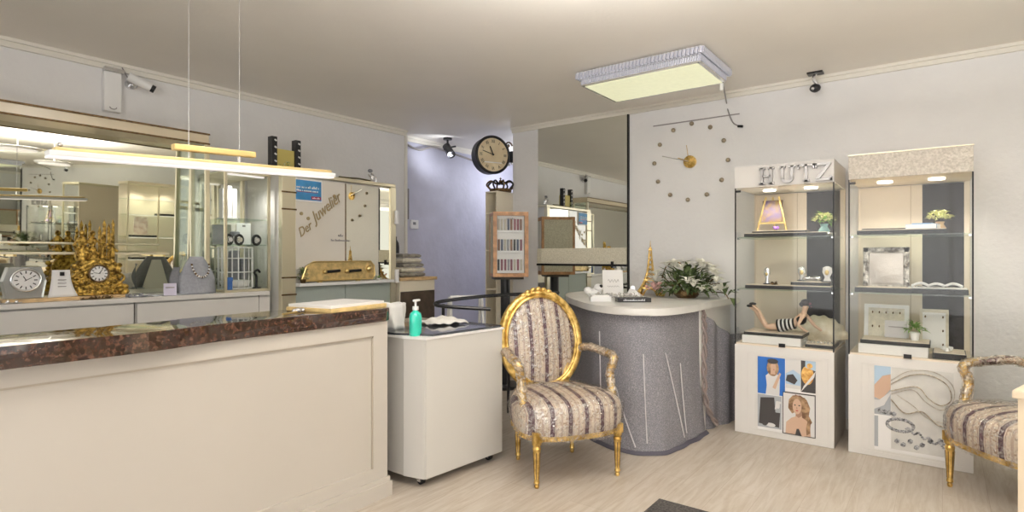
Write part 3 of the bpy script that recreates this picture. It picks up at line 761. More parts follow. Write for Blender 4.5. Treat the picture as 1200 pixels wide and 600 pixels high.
m.grid(lambda u, v: ((.068+.012*math.sin(9*u*2*PI/3+4*v))*math.cos(2*PI*u), (.055+.01*math.sin(5*2*PI*u+3*v))*math.sin(2*PI*u), v*.15+.004*math.sin(2*PI*4*u)*v), 30, 6, closed=True)
m.poly([(.04*math.cos(2*PI*k/12), .035*math.sin(2*PI*k/12), .001) for k in range(12)])
O('paper_bag', m, P('white_paper_bag', (.82, .81, .79), .7), 'crumpled white paper bag beside the teal soap bottle', 'bag', (2.24, 2.56, .8255), solid=.002, smooth=True)
m = M()
rnd = random.Random(9)
m.grid(lambda u, v: (-.13+.26*u, -.10+.20*v, .008+.03*math.sin(PI*u)*math.sin(PI*v)+.008*math.sin(17*u+5*v)*math.cos(11*v-6*u)), 26, 18)
O('white_cloth', m, P('soft_white_cloth', (.80, .79, .76), .8), 'rumpled white cloth on the dark top of the wheeled cabinet', 'cloth', (2.59, 2.50, .832), -20, smooth=True, solid=.004)
O('waste_bin', M().bb(-.035, .04, -.12, .2, 0, .80, bev=.01).bb(-.025, .03, -.11, .19, .80, .803, mi=1), [BLACK, DARKP], 'tall narrow black bin in the gap behind the front counter end', 'bin', (2.06, 2.60, 0))  # black block stands in for the shade in this gap

# ------------------------------------------------------------------ cabinet with papers, passage objects
t = T('sideboard', 'wood topped low cabinet with dark door beside the lettered cabinet', 'cabinet', (3.53, 3.97, 0))
mk('top', M().bb(-.0, .48, -.02, .55, 1.02, 1.05, bev=.004), WOODL, t)
mk('body', M().bb(.01, .46, .0, .55, 0, 1.019), PALE, t)
mk('door', M().bb(.02, .45, -.012, .0, .1, .92, bev=.003), DKW, t)
labs = ['grey paper bundle at the bottom of the stack on low cabinet', 'brown paper bundle second from the bottom on low cabinet', 'crumpled grey bundle in the middle of the stack on low cabinet', 'cream paper bundle near the top of the stack on low cabinet', 'uppermost grey bundle of the stack on low cabinet']
z = 1.05
for k in range(5):
    w, d, h = .30-.02*k, .30, .036+.006*(k % 2)
    dx = random.uniform(-.02, .02)
    def f(u, v, w=w, d=d, h=h, k=k):
        a = 2*PI*u; c = math.cos(a); s_ = math.sin(a); q = max(abs(c), abs(s_))
        r = 1/q*(1 if 0 < v < 1 else .9)
        return (w/2*c*r+.006*math.sin(5*a+k), d/2*s_*r, h*v+.003*math.sin(7*a+k)*(1 if v > .5 else 0))
    m = M(); m.grid(f, 32, 3, closed=True)
    m.b.faces.ensure_lookup_table(); m.b.verts.ensure_lookup_table()
    bmesh.ops.holes_fill(m.b, edges=[e for e in m.b.edges if e.is_boundary], sides=0)
    O('paper_bundle', m, [PAPER2, PAPER, PAPER2, PAPER, PAPER2][k], labs[k], 'paper bundle', (3.76+dx, 4.16, z+.004), random.uniform(-8, 8), group='paper bundles stacked on the low cabinet')
    z += h+.006
O('black_bottle', M().lathe([(.035, 0), (.035, .06), (.03, .1), (.012, .13), (.012, .16)], n=16), BLACK, 'black bottle standing on top of the paper bundles', 'bottle', (3.66, 4.16, z+.004), smooth=True)
t = T('wall_thermostat', 'small white thermostat box on the lavender passage wall', 'thermostat', (4.44, 4.75, 1.555))
mk('housing', M().bb(-.055, .055, -.028, 0, 0, .10, bev=.006), PLASW, t)
mk('display_window', M().bb(-.03, .01, -.031, -.027, .045, .075), GREYD, t)
O('switch_strip', M().bb(-.006, .006, -.012, 0, 0, .34), CORD, 'thin dark conduit running up from the thermostat on the passage wall edge', 'conduit', (4.36, 4.75, 1.66))

t = T('ceiling_spotlight', 'black spotlight camera hanging from the ceiling before the lavender wall', 'spotlight', (4.68, 4.45, H))
mk('mount', M().cyl((0, 0, 0), (0, 0, -.02), .05, n=20).cyl((0, 0, -.02), (0, 0, -.10), .012, n=10), BLACK, t, smooth=True)
mk('head', M().cyl((0, .02, -.09), (-.02, -.07, -.19), .045, n=20).cyl((-.02, -.07, -.19), (-.025, -.082, -.203), .048, n=20), BLACK, t, smooth=True)
mk('lens', M().sph((-.026, -.083, -.203), .022), SILVER, t, smooth=True)
mk('arm', M().cyl((0, 0, -.11), (.11, -.02, -.08), .01, n=8).cyl((0, 0, -.11), (-.07, -.02, -.14), .012, n=8), BLACK, t)
O('ceiling_cable', M().tube(curve_pts([(4.2, 4.69, 2.50), (4.45, 4.68, 2.44), (4.7, 4.68, 2.50), (5.2, 4.68, 2.46), (5.6, 4.68, 2.42)]), .012, 8), CORD, 'grey cable drooping along the top of the lavender passage wall', 'cable', smooth=True)

# station clock on a bracket
cx, cy, cz = 4.575, 3.725, 2.294
fang = math.degrees(math.atan2(-1, 0))
t = T('station_clock', 'round black rimmed station clock on a bracket by the passage', 'clock', (cx, cy, cz), -24)
# local: front -Y
mk('rim', M().tube([(x, -.03, z) for x, z in ell(0, 0, .186, .186, 48)], .015, 10, closed=True), BLACK, t, smooth=True)
mk('drum', M().cyl((0, -.03, 0), (0, .085, 0), .192, n=48), BLACK, t, smooth=True)
d = mk('dial', M().cyl((0, -.028, 0), (0, -.034, 0), .18, n=48), P('aged_dial', (.80, .69, .48), .3, alt=(.70, .56, .36), vscale=7, var=.03, coat=.5), t)
rom = ['XII', 'I', 'II', 'III', 'IIII', 'V', 'VI', 'VII', 'VIII', 'IX', 'X', 'XI']
for k in range(12):
    a = 30*k
    text('numeral', rom[k],   .046, BLACK, d, (.137*math.sin(R_(a)), -.036, .137*math.cos(R_(a))), (90, a, 0), .0008, sx=.75)
mk('hour_hand', M().box((-.018, -.039, .04), (.010, .002, .095), ry=-24), BLACK, d)
mk('minute_hand', M().box((-.06, -.041, .018), (.007, .002, .13), ry=-74), BLACK, d)
mk('dial_band', M().bb(-.10, .10, -.0362, -.035, -.085, -.075), CARD, d)
mk('hub', M().cyl((0, -.034, 0), (0, -.045, 0), .009, n=12), BLACK, d)
br = mk('bracket', M().cyl((.19, .04, 0), (.235, .02, 0), .016, n=10).box((.235, .01, .0), (.03, .05, .12), bev=.004), BLACK, t)
mk('scroll', M().tube([(.20+.05*math.exp(-.15*k)*math.cos(k*.6), .01, .12+.05*math.exp(-.15*k)*math.sin(k*.6)) for k in range(16)], .008, 6), BRONZE, br, smooth=True)
mk('scroll', M().tube([(.21+.035*math.exp(-.15*k)*math.cos(k*.6), .01, -.08+.035*math.exp(-.15*k)*math.sin(k*.6)) for k in range(16)], .006, 6), SILVER, br, smooth=True)

# narrow bookcase and crown
t = T('narrow_bookcase', 'tall narrow cream bookcase at the passage corner', 'bookcase', (4.53, 3.62, 0))
mk('side_board', M().bb(0, .33, 0, .012, .1, 1.9), PALE, t)
mk('side_board', M().bb(0, .33, .138, .15, .1, 1.9), PALE, t)
mk('back_board', M().bb(.318, .33, .012, .138, .1, 1.9), PALE, t)
mk('top_board', M().bb(0, .33, .0, .15, 1.9, 1.915), PALE, t)
mk('base', M().bb(0, .33, 0, .15, 0, .1), WOODL, t)
for z in (.5, .9, 1.3, 1.68): mk('shelf', M().bb(.005, .318, .012, .138, z, z+.015), PALE, t)
t = T('royal_crown', 'black and copper crown ornament on top of the narrow bookcase', 'crown', (4.68, 3.69, 1.915), -37)
mk('band', M().lathe([(.11, 0), (.116, .008), (.116, .03), (.112, .034), (.108, .03), (.108, .005)], n=32), BRONZE, t, smooth=True)
for k in range(8):
    a = 2*PI*k/8
    p = [(.112*math.cos(a), .112*math.sin(a), .03), (.148*math.cos(a), .148*math.sin(a), .075), (.105*math.cos(a), .105*math.sin(a), .115), (.04*math.cos(a), .04*math.sin(a), .09), (0, 0, .10)]
    mk('arch', M().tube(curve_pts(p, 6), .010, 6), BLACK if k % 2 else BRONZE, t, smooth=True)
mk('orb', M().sph((0, 0, .115), .018).cyl((0, 0, .125), (0, 0, .155), .005, n=8).box((0, 0, .145), (.022, .007, .007)), BRONZE, t, smooth=True)

# rotating framed display on pole
def pole_display():
    t = T('rotating_display', 'wood framed glazed display case of watch straps on a black pole', 'display case', (4.32, 3.31, 0), -37-8)
    w = .165
    mk('pole', M().cyl((-.03, 0, .03), (-.03, 0, 1.03), .045, n=20), BLACK, t, smooth=True)
    mk('foot', M().cyl((-.03, 0, 0), (-.03, 0, .03), .16, n=32), BLACK, t)
    mk('under_plate', M().bb(-.15, .13, -.12, .12, 1.03, 1.055), DKW, t)
    for s_, nm in ((-1, 'front'), (1, 'rear')):
        y = s_*w
        f = mk('frame', M().bb(-w, -w+.035, y-.012, y+.012, 1.055, 1.66).bb(w-.035, w, y-.012, y+.012, 1.055, 1.66).bb(-w+.035, w-.035, y-.012, y+.012, 1.625, 1.66).bb(-w+.035, w-.035, y-.012, y+.012, 1.055, 1.09), WOODF, t)
    mk('side_frame', M().bb(w-.02, w, -w+.012, w-.012, 1.055, 1.085).bb(w-.02, w, -w+.012, w-.012, 1.63, 1.66).bb(-w, -w+.02, -w+.012, w-.012, 1.055, 1.085).bb(-w, -w+.02, -w+.012, w-.012, 1.63, 1.66), WOODF, t)
    mk('side_panel', M().bb(w-.012, w-.006, -w+.012, w-.012, 1.085, 1.63).bb(-w+.006, -w+.012, -w+.012, w-.012, 1.085, 1.63), SAND, t)
    mk('rear_panel', M().bb(-w+.035, w-.035, w-.006, w, 1.09, 1.625), CARD, t)
    mk('front_panel', M().bb(-w+.035, w-.035, -w+.03, -w+.034, 1.09, 1.625), CARD, t)
    tiny_print(.08, .014, CORD, t, (0, -w+.027, 1.598), 8)
    cols = [P('strap%d' % k, c, .5) for k, c in enumerate([(.03, .03, .03), (.25, .07, .10), (.30, .30, .33), (.22, .10, .05), (.06, .08, .15), (.55, .50, .42)])]
    rnd = random.Random(5)
    for r, z in enumerate((1.49, 1.30, 1.115)):
        mk('rack_rail', M().bb(-w+.037, w-.037, -w+.012, -w+.03, z-.02, z), PLASW, t)
        for k in range(8):
            h = .105; x = -.11+.03*k+rnd.uniform(-.002, .002)
            mk('watch_strap', M().bb(x-.009, x+.009, -w+.015, -w+.028, z+.001, z+h, bev=.002), cols[rnd.randrange(6)], t)
    mk('glass_pane', M().bb(-w+.036, w-.036, -w-.004, -w-.002, 1.091, 1.624), GLASS, t)
pole_display()

# curved black rail & white stand in the work area
t = T('curved_rail', 'curved black metal rail behind the wheeled cabinet and armchair', 'rail', (0, 0, 0))
cr = curve_pts([(3.40, 2.78, .84), (3.20, 2.98, .86), (3.13, 3.10, .875), (3.2, 3.09, .90), (3.45, 2.86, .935), (3.75, 2.66, .945), (4.0, 2.54, .945)], 8)
mk('top_rail', M().tube(cr, .014, 8), BLACK, t, smooth=True)
for x, y, z in ((3.18, 3.07, .88), (3.6, 2.76, .93), (3.98, 2.55, .94)): mk('post', M().cyl((x, y, 0), (x, y, z), .012, n=10), BLACK, t, smooth=True)
t = T('folding_stand', 'white folding stand with slanted legs behind the wheeled cabinet', 'stand', (3.45, 3.08, 0), -30)
for sx in (-1, 1):
    for sy in (-1, 1):
        mk('leg', M().cyl((sx*.16, sy*.14, 0), (sx*.13, sy*.02, .92), .012, n=8), PLASW, t, smooth=True)
mk('crossbar', M().cyl((-.13, 0, .92), (.13, 0, .92), .012, n=8).cyl((-.15, -.1, .3), (.15, -.1, .3), .009, n=8), PLASW, t, smooth=True)

# ------------------------------------------------------------------ right wall: dotted wall clock, gear
t = T('wall_clock', 'modern wall clock of twelve loose balls around a gold centre', 'clock', (4.75, 1.70, 2.045), -90)
mk('hub', M().cyl((0, 0, 0), (0, -.025, 0), .052, n=32).cyl((0, -.025, 0), (0, -.032, 0), .015, n=16), GOLD, t, smooth=True)
mk('hour_hand', M().box((-.05, -.033, .02), (.10, .003, .007), ry=22).box((-.012, -.034, .07), (.004, .003, .14), ry=-8), GOLD, t)
mk('minute_hand', M().box((-.12, -.036, .035), (.24, .003, .005), ry=16), SILVER, t)
for k in range(12):
    a = R_(30*k+3); mk('ball_marker', M().sph((.315*math.sin(a), -.018, .32*math.cos(a)), .0185, sub=3).cyl((.315*math.sin(a), 0, .32*math.cos(a)), (.315*math.sin(a), -.01, .32*math.cos(a)), .006, n=8), P('ball_taupe%d' % k, (.34, .28, .20), .35, metal=.3) if k == 0 else MATS['ball_taupe0'], t, smooth=True)
t = T('corner_camera', 'black dome security camera under the ceiling above the display cases', 'camera', (4.62, .735, H))
mk('mount', M().bb(-.04, .04, -.05, .05, -.012, 0), BLKM, t)
mk('stem', M().tube(curve_pts([(0, 0, -.01), (-.01, .01, -.05), (0, -.01, -.09)]), .012, 8), SILVER, t, smooth=True)
mk('camera_body', M().sph((-.01, 0, -.115), (.035, .038, .032)), BLACK, t, smooth=True)
mk('lens', M().sph((-.038, .01, -.122), .012), SILVER, t, smooth=True)
O('cable_duct', M().bb(4.742, 4.75, 1.30, 2.03, 2.388, 2.396), CORD, 'thin grey line of conduit on the wall above the ball clock', 'conduit')
m = M(); m.tube(curve_pts([(4.40, 1.33, 2.575), (4.74, 1.40, 2.50), (4.742, 1.385, 2.42), (4.742, 1.35, 2.33), (4.735, 1.30, 2.29)]), .005, 6); m.cyl((4.735, 1.31, 2.292), (4.735, 1.27, 2.285), .01, n=8, mi=1)
O('loose_cable', m, [CORD, BLACK], 'loose thin cable hanging down the wall beside the ceiling lamp', 'cable', smooth=True)

# ceiling lamp
t = T('ceiling_lamp', 'rectangular crystal edged ceiling lamp with pale glowing panel', 'lamp', (3.85, 1.65, H))
mk('backing', M().bb(-.26, .26, -.41, .41, -.02, 0), SILVER, t)
def rim(x, y, z0, z1, s, up=0):
    m = M()
    nx = int(2*x/s); ny = int(2*y/s)
    for i in range(nx):
        px = -x+(i+.5)*2*x/nx
        for q in (-1, 1): m.box((px, q*y, (z0+z1)/2), (s*.75, .02, z1-z0), ry=12, bev=.003)
    for i in range(ny):
        py = -y+(i+.5)*2*y/ny
        for q in (-1, 1): m.box((q*x, py, (z0+z1)/2), (.02, s*.75, z1-z0), rx=12, bev=.003)
    return m
mk('upper_crystal_border', rim(.30, .455, -.055, -.015, .026), CRYST, t)
mk('upper_tray', M().bb(-.30, .30, -.455, .455, -.02, -.008), SILVER, t)
mk('middle_border', M().bb(-.285, .285, -.44, .44, -.06, -.05), SILVER, t)
mk('lower_crystal_border', rim(.27, .425, -.095, -.06, .016), CRYST, t)
m = M()
for q in (-1, 1):
    m.bb(-.265, .265, q*.42-.012, q*.42+.012, -.105, -.095); m.bb(q*.26-.012, q*.26+.012, -.42, .42, -.105, -.095)
mk('lower_frame', m, SILVER, t)
mk('diffuser', M().bb(-.25, .25, -.41, .41, -.108, -.06), LAMPC, t)
t2 = mk('pull_switch', M().cyl((.27, -.40, -.1), (.27, -.40, -.155), .012, n=12), PLASW, t)

# ------------------------------------------------------------------ grey draped counter table
top = curve_pts([(4.745, 2.68, 0), (4.40, 2.68, 0), (4.05, 2.50, 0), (3.70, 2.20, 0), (3.42, 1.90, 0), (3.30, 1.60, 0), (3.42, 1.40, 0), (3.75, 1.33, 0), (4.2, 1.33, 0), (4.745, 1.29, 0)], 6)
top2 = [(p.x, min(p.y, 2.69)) for p in top]
top2 = [(min(x, 4.715), y) for x, y in top2]
t = T('draped_counter', 'rounded counter with white stone top and grey glitter mesh skirt', 'counter', (0, 0, 0))
mk('stone_top', M().prism(top2, .875, .92, bev=.012), TOPG, t, smooth=True)
cxm, cym = 3.95, 1.95
sk = [(cxm+(x-cxm)*.93, cym+(y-cym)*.93) for x, y in [(p.x, p.y) for p in top]]
# cut the skirt where the gathered corner is
sk1 = [p for p in sk if not (p[0] > 4.05 and p[1] < 1.6)]
def skirt_pts(path, z0, z1, flare, nv=10, amp=.007):
    m = M(); N = len(path)
    L = [0]
    for a, c in zip(path, path[1:]): L.append(L[-1]+math.hypot(c[0]-a[0], c[1]-a[1]))
    def at(s_):
        s_ *= L[-1]
        for i in range(N-1):
            if s_ <= L[i+1]+1e-9:
                q = (s_-L[i])/(L[i+1]-L[i]); return (path[i][0]+q*(path[i+1][0]-path[i][0]), path[i][1]+q*(path[i+1][1]-path[i][1]))
        return path[-1]
    def f(u, v):
        x, y = at(u); dx, dy = x-cxm, y-cym; l = math.hypot(dx, dy)
        o = amp*(1-v)*math.sin(u*34)+amp*.6*math.sin(u*90+v*2)*(1-v)+flare*(1-v)**3
        return (min(4.735, x+dx/l*o), y+dy/l*o, z0+(z1-z0)*v)
    m.grid(f, 150, nv); return m, f
m, fsk = skirt_pts(sk1, .0, .875, .03)
mk('mesh_skirt', m, CLOTH, t, smooth=True, sharp=180)
m = M(); m.grid(lambda u, v: tuple(Vector(fsk(u, 0))+Vector((fsk(u, 0)[0]-cxm, fsk(u, 0)[1]-cym, 0)).normalized()*(.004+.022*v)+Vector((0, 0, .002+.02*(1-v)))), 150, 1)
mk('hem', m, HEM, t, smooth=True)
mk('inner_cabinet', M().prism([(cxm+(p.x-cxm)*.72, cym+(p.y-cym)*.72) for p in top if p.x < 4.7], .0, .875), GREYD, t)
# light cords seen on the skirt
m = M()
def onskirt(u, v, off=.006):
    p = Vector(fsk(u, v)); return p+Vector((p.x-cxm, p.y-cym, 0)).normalized()*off
for (u0, v0, u1, v1) in ((.60, .85, .612, .05), (.735, .72, .742, .08), (.795, .72, .87, .06), (.86, .62, .885, .08), (.665, .45, .715, .05)):
    m.tube([onskirt(u0+(u1-u0)*k/10, v0+(v1-v0)*k/10) for k in range(11)], .004, 5)
mk('light_cord', m, P('white_cord', (.62, .60, .62), .5), t, smooth=True)
# right side panel of cloth
m = M(); A = Vector((sk1[-1][0], sk1[-1][1], 0)); B = Vector((4.62, 1.21, 0))
m.grid(lambda u, v: (A.x+(B.x-A.x)*u, A.y+(B.y-A.y)*u+.012*math.sin(u*20)+.03*(1-v)*u*0, (.86-.20*min(1, u*1.6))*v), 30, 8)
mk('side_cloth', m, CLOTH, t, smooth=True, sharp=180)
m = M(); m.bb(4.0, 4.7, 1.36, 1.38, .0, .875); mk('white_side_board', m, WHITE, t)
rp = curve_pts([(A.x+.0, A.y-.02, .87), (A.x+.01, A.y-.03, .7), (A.x-.0, A.y-.03, .45), (A.x+.02, A.y-.04, .2), (A.x+.13, A.y-.08, .03)], 8)
m = M()
for ph in (0, PI):
    m.tube([p+Vector((.012*math.cos(k*.9+ph), 0, 0))+Vector((0, .012*math.sin(k*.9+ph), 0)) for k, p in enumerate(rp)], .011, 6)
mk('twisted_tie', m, P('taupe_rope', (.25, .20, .19), .6), t, smooth=True)

# items on the stone top
Z = .92
t = T('eiffel_tower', 'gold eiffel tower model on the stone counter top', 'tower model', (4.52, 1.96, Z), 20)
m = M()
for sx in (-1, 1):
    for sy in (-1, 1):
        prof = [(.105, 0), (.068, .06), (.042, .12), (.022, .20), (.012, .30), (.006, .40)]
        m.tube([(sx*r, sy*r, z) for r, z in prof], [.019, .015, .012, .009, .007, .005], 6)
mk('legs_lattice', m, GOLD, t)
m = M(); m.bb(-.076, .076, -.076, .076, .058, .072); m.bb(-.05, .05, -.05, .05, .125, .136); m.bb(-.014, .014, -.014, .014, .375, .39)
mk('platforms', m, GOLD, t)
m = M()
for k in range(7):
    z0 = .075+k*.04; z1 = z0+.04
    r0 = .05*(1-z0/.45); r1 = .05*(1-z1/.45)
    for sx in (-1, 1):
        m.cyl((sx*r0, -r0, z0), (-sx*r1, -r1, z1), .003, n=5); m.cyl((sx*r0, r0, z0), (-sx*r1, r1, z1), .003, n=5)
        m.cyl((-r0, sx*r0, z0), (-r1, -sx*r1, z1), .003, n=5); m.cyl((r0, sx*r0, z0), (r1, -sx*r1, z1), .003, n=5)
for a in range(4):
    p = [(-.06, -.075, .0), (-.035, -.07, .045), (0, -.068, .055), (.035, -.07, .045), (.06, -.075, .0)]
    mm = Matrix.Rotation(a*PI/2, 3, 'Z'); m.tube([mm @ Vector(q) for q in curve_pts(p, 4)], .006, 6)
mk('cross_braces', m, GOLD, t)
mk('spire', M().cyl((0, 0, .39), (0, 0, .46), .006, .001, n=8), GOLD, t)
t = T('flower_arrangement', 'large arrangement of white flowers and dark leaves on the stone counter', 'flowers', (4.42, 1.615, Z), -90)
bouquet(t, 210, .25, .15, .20, .06, .10, 44, 21, LEAFD, PETAL, .08, 1.1)
m = M()
for k in range(14):
    a = 2*PI*k/14; m.tube(curve_pts([(0, 0, .02), (.14*math.cos(a), .06*math.sin(a), .10), (.26*math.cos(a), .10*math.sin(a), .12+.06*math.sin(a*3))], 5), .004, 5)
m.tube(curve_pts([(-.2, 0, .15), (-.16, 0, .25), (-.07, 0, .28), (0, 0, .22)], 6), .005, 5)
m.tube(curve_pts([(.2, 0, .05), (.30, -.03, .05), (.34, -.05, .01)], 6), .004, 5)
mk('stems', m, BRONZE, t, smooth=True)
m = M()
for (x, y, z, dx, dz) in ((.33, -.03, .05, 1, .3), (.33, -.05, .03, 1, .6), (.34, -.05, .02, .4, -.3), (.30, -.03, .08, .6, 1), (.31, -.04, .03, .3, .9)): m.leaf((x, y, z), (dx, -.3, dz), .09, .045)
mk('trailing_leaves', m, LEAFD, t)
rnd = random.Random(2); m = M()
for k in range(14): m.sph((-.24+rnd.uniform(-.05, .06), -.08+rnd.uniform(-.03, .03), .07+rnd.uniform(-.03, .06)), rnd.uniform(.012, .02), sub=1)
mk('pink_buds', m, PINKF, t, smooth=True)
mk('bowl', M().lathe([(.07, 0), (.10, .03), (.09, .055), (.06, .05)], n=24), BRONZE, t, smooth=True)

t = T('white_figurine', 'white rounded dog figurine at the left end of the stone counter', 'figurine', (4.03, 2.22, Z), -50)
mk('body', M().sph((0, 0, .035), (.065, .045, .036)).sph((-.055, -.01, .055), (.035, .03, .03)).sph((.03, -.01, .075), (.04, .035, .035)), PLASW, t, smooth=True)
mk('ear', M().sph((.045, -.035, .09), (.014, .01, .014)), BLACK, t, smooth=True)
t = T('lettered_card', 'upright white card with handwriting on the stone counter before the mirror', 'card', (4.25, 2.17, Z), -50)
mk('card_panel', M().box((0, 0, .11), (.17, .006, .21), rx=-8, bev=.002), CARD, t)
mk('script_line', M().tube([(-.045+.09*k/16, -.019+.0015*k/16, .125+.014*math.sin(k*1.4)) for k in range(17)], .0016, 4).tube([(-.05+.10*k/16, -.010, .08+.006*math.sin(k*1.9)) for k in range(17)], .0014, 4), CORD, t)
mk('stand', M().bb(-.05, .05, -.03, .04, 0, .012), CLEARP, t)
rnd = random.Random(12); m = M()
for k in range(60): m.sph((rnd.uniform(-.16, .16), rnd.uniform(-.06, .06), rnd.uniform(.008, .035)), rnd.uniform(.007, .014), sub=1)
o = O('jewellery_heap', m, SILV2, 'glittering heap of silver jewellery behind the white tray', 'jewellery', (4.05, 2.03, Z), -55); o['kind'] = 'stuff'
t = T('white_ring_tray', 'white box tray at the front of the stone counter', 'tray', (3.71, 2.0, Z), -52)
mk('box', M().bb(-.075, .075, -.05, .05, 0, .035, bev=.003), PLASW, t)
mk('cushion', M().bb(-.065, .065, -.04, .04, .035, .045, bev=.004), CARD, t)
mk('bracelet', M().tube([(.03*math.cos(a), .02*math.sin(a), .05) for a in [k*2*PI/16 for k in range(16)]], .004, 5, closed=True), SILVER, t, smooth=True)
t = T('black_ring_tray', 'long black tray with a silver name strip on the stone counter', 'tray', (3.80, 1.78, Z), -52)
mk('box', M().bb(-.12, .12, -.05, .05, 0, .032, bev=.003), BLACK, t)
tiny_print(.16, .013, SILVER, t, (0, -.0515, .016), 7)
rnd = random.Random(4); m = M()
for k in range(7): m.tube([(-.09+.03*k+.010*math.cos(a), .01*math.sin(a), .036) for a in [j*PI/5 for j in range(10)]], .003, 5, closed=True)
mk('rings', m, SILVER, t, smooth=True)
t = T('watch_pillow', 'silver watch on a small white stand beside the handwritten card', 'watch', (4.22, 1.98, Z), -60)
mk('stand', M().prism([(-.06, 0), (.07, 0), (.02, .06), (-.02, .07)], -.03, .03, ax='y', bev=.004), CARD, t)
mk('watch_band', M().box((.035, -.0, .045), (.09, .02, .006), ry=42, bev=.002).cyl((.0, -.02, .075), (.0, .02, .075), .018, n=14), SILVER, t)

# ------------------------------------------------------------------ display cases
PINK_IN = P('cream_lining', (.80, .70, .58), .55)
def tray(name, label, loc, w, d, h, rz=-90, lining=PINK_IN):
    t = T('display_tray', label, 'tray', loc, rz, None)
    mk('tray_base', M().bb(-w/2, w/2, -d/2, d/2, 0, h, bev=.002), BLACK, t)
    mk('tray_lining', M().bb(-w/2+.006, w/2-.006, -d/2+.006, d/2-.006, h, h+.004), lining, t)
    return t
def case(cy, label, w, ztop, ztile, stone):
    t = T('display_case', label, 'display case', (4.47, cy, 0), -90)
    f, bk = -.28, .265
    mk('base', M().bb(-w, w, f+.006, bk, .0, .62), CREAM, t)
    mk('base_front', M().bb(-w, w, f, f+.006, .005, .625), WHITE, t)
    fr = M(); a, b_, c, d = (-.155 if not stone else -.17), .205, .05, .555
    for q in (0, .012):
        fr.bb(a-.035-q*3, a-.029-q*3, f-.003, f, c-.01-q, d+.01+q); fr.bb(b_+.029+q*3, b_+.035+q*3, f-.003, f, c-.01-q, d+.01+q)
        fr.bb(a-.035-q*3, b_+.035+q*3, f-.003, f, d+.004+q, d+.010+q); fr.bb(a-.035-q*3, b_+.035+q*3, f-.003, f, c-.01-q, c-.004-q)
    mk('frame_lines', fr, WHITE, t)
    mk('deck', M().bb(-w+.004, w-.004, f+.004, bk, .62, .636), PINK_IN, t)
    mk('back_panel', M().bb(-w+.01, w-.25, bk-.012, bk, .636, ztop-.005), PINK_IN, t)
    mk('dark_panel', M().bb(w-.25, w-.03, bk-.014, bk, .636, ztop-.005), DARKP, t)
    mk('back_edge', M().bb(w-.03, w, bk-.03, bk, .62, ztop).bb(-w, -w+.012, bk-.02, bk, .62, ztop), PINK_IN, t)
    mk('panel_seam', M().bb(-.006, -.002, bk-.016, bk-.011, .636, ztop-.005), P('seam', (.55, .45, .33), .5) if 'seam' not in MATS else MATS['seam'], t)
    for x in (-w+.003, w-.003): mk('edge_profile', M().bb(x-.004, x+.004, f, f+.008, .625, ztop), BLKM, t)
    mk('front_glass', M().bb(-w+.008, w-.008, f+.001, f+.005, .64, ztop-.004), GLASS, t)
    mk('side_glass', M().bb(-w, -w+.004, f+.01, bk-.02, .636, ztop), GLASS, t)
    mk('side_glass', M().bb(w-.004, w, f+.01, bk-.03, .636, ztop), GLASS, t)
    for z in (1.02, 1.385):
        s_ = mk('shelf', M().bb(-w+.01, w-.01, f+.03, bk-.02, z-.008, z), SHELFG, t)
        mk('shelf_clip', M().bb(-w+.004, -w+.02, f+.04, f+.06, z-.018, z-.008).bb(w-.02, w-.004, f+.04, f+.06, z-.018, z-.008), SILVER, s_)
    mk('hinge_block', M().bb(-w+.004, -w+.04, f-.004, f+.006, ztop-.03, ztop-.015), BLKM, t)
    mk('lock', M().bb(-.02, .02, f-.008, f, .63, .655), BLKM, t)
    if stone:
        mk('stone_fascia', M().bb(-w, w, f-.004, f+.012, ztop, ztile, bev=.004), TEXT_STONE, t)
        mk('canopy', M().bb(-w, w, f+.012, bk, ztop, ztile-.004), PINK_IN, t)
        mk('top_rim', M().bb(-w-.003, w+.003, f-.008, f+.02, ztile, ztile+.006), CHAMP, t)
    else:
        mk('canopy', M().bb(-w, w, f, bk, ztop, ztile), P('fascia_grey', (.72, .70, .68), .6), t)
    for x in (-w*.42, w*.45):
        mk('downlight', M().cyl((x, -.06, ztop-.012), (x, -.06, ztop+.002), .042, n=24), SPOTE, t)
    return t
c1 = case(.869, 'glass display case with HUTZ lettering on the right wall', .31, 1.73, 1.88, False)
c2 = case(.168, 'glass display case with rough stone fascia, right of the HUTZ case', .31, 1.735, 1.885, True)
# HUTZ letters
def boxes(lst, m, ox):
    for (x0, x1, z0, z1) in lst: m.bb(ox+x0, ox+x1, -.29-.012, -.28, z0, z1)
GREYL = P('brushed_letter', (.42, .41, .41), .35, metal=.5)
hz = 1.742; hh = .115
def letter(nm, ox):
    m = M(); y0, y1 = -.305, -.281
    def B(x0, x1, z0, z1): m.bb(ox+x0, ox+x1, y0, y1, hz+z0, hz+z1)
    if nm == 'H':
        for x in (.02, .078): B(x-.009, x+.009, 0, hh); B(x-.02, x+.02, 0, .012); B(x-.02, x+.02, hh-.012, hh)
        B(.02, .078, hh/2-.005, hh/2+.005)
    if nm == 'U':
        for x in (.02, .08): B(x-.009, x+.009, .03, hh); B(x-.02, x+.02, hh-.012, hh)
        m.prism([(ox+x, hz+z) for x, z in ell(.05, .035, .039, .037, 14, 180, 360)+ell(.05, .035, .021, .022, 14, 360, 180)], y0, y1, ax='y')
    if nm == 'T':
        B(.041, .059, 0, hh); B(.03, .07, 0, .012); B(.0, .10, hh-.014, hh); B(.0, .01, hh-.03, hh); B(.09, .10, hh-.03, hh)
    if nm == 'Z':
        B(.0, .09, hh-.014, hh); B(.0, .095, 0, .014); B(.0, .01, hh-.03, hh); B(.085, .095, 0, .03)
        m.prism([(ox, hz+.01), (ox+.022, hz+.01), (ox+.09, hz+hh-.01), (ox+.068, hz+hh-.01)], y0, y1, ax='y')
    return m
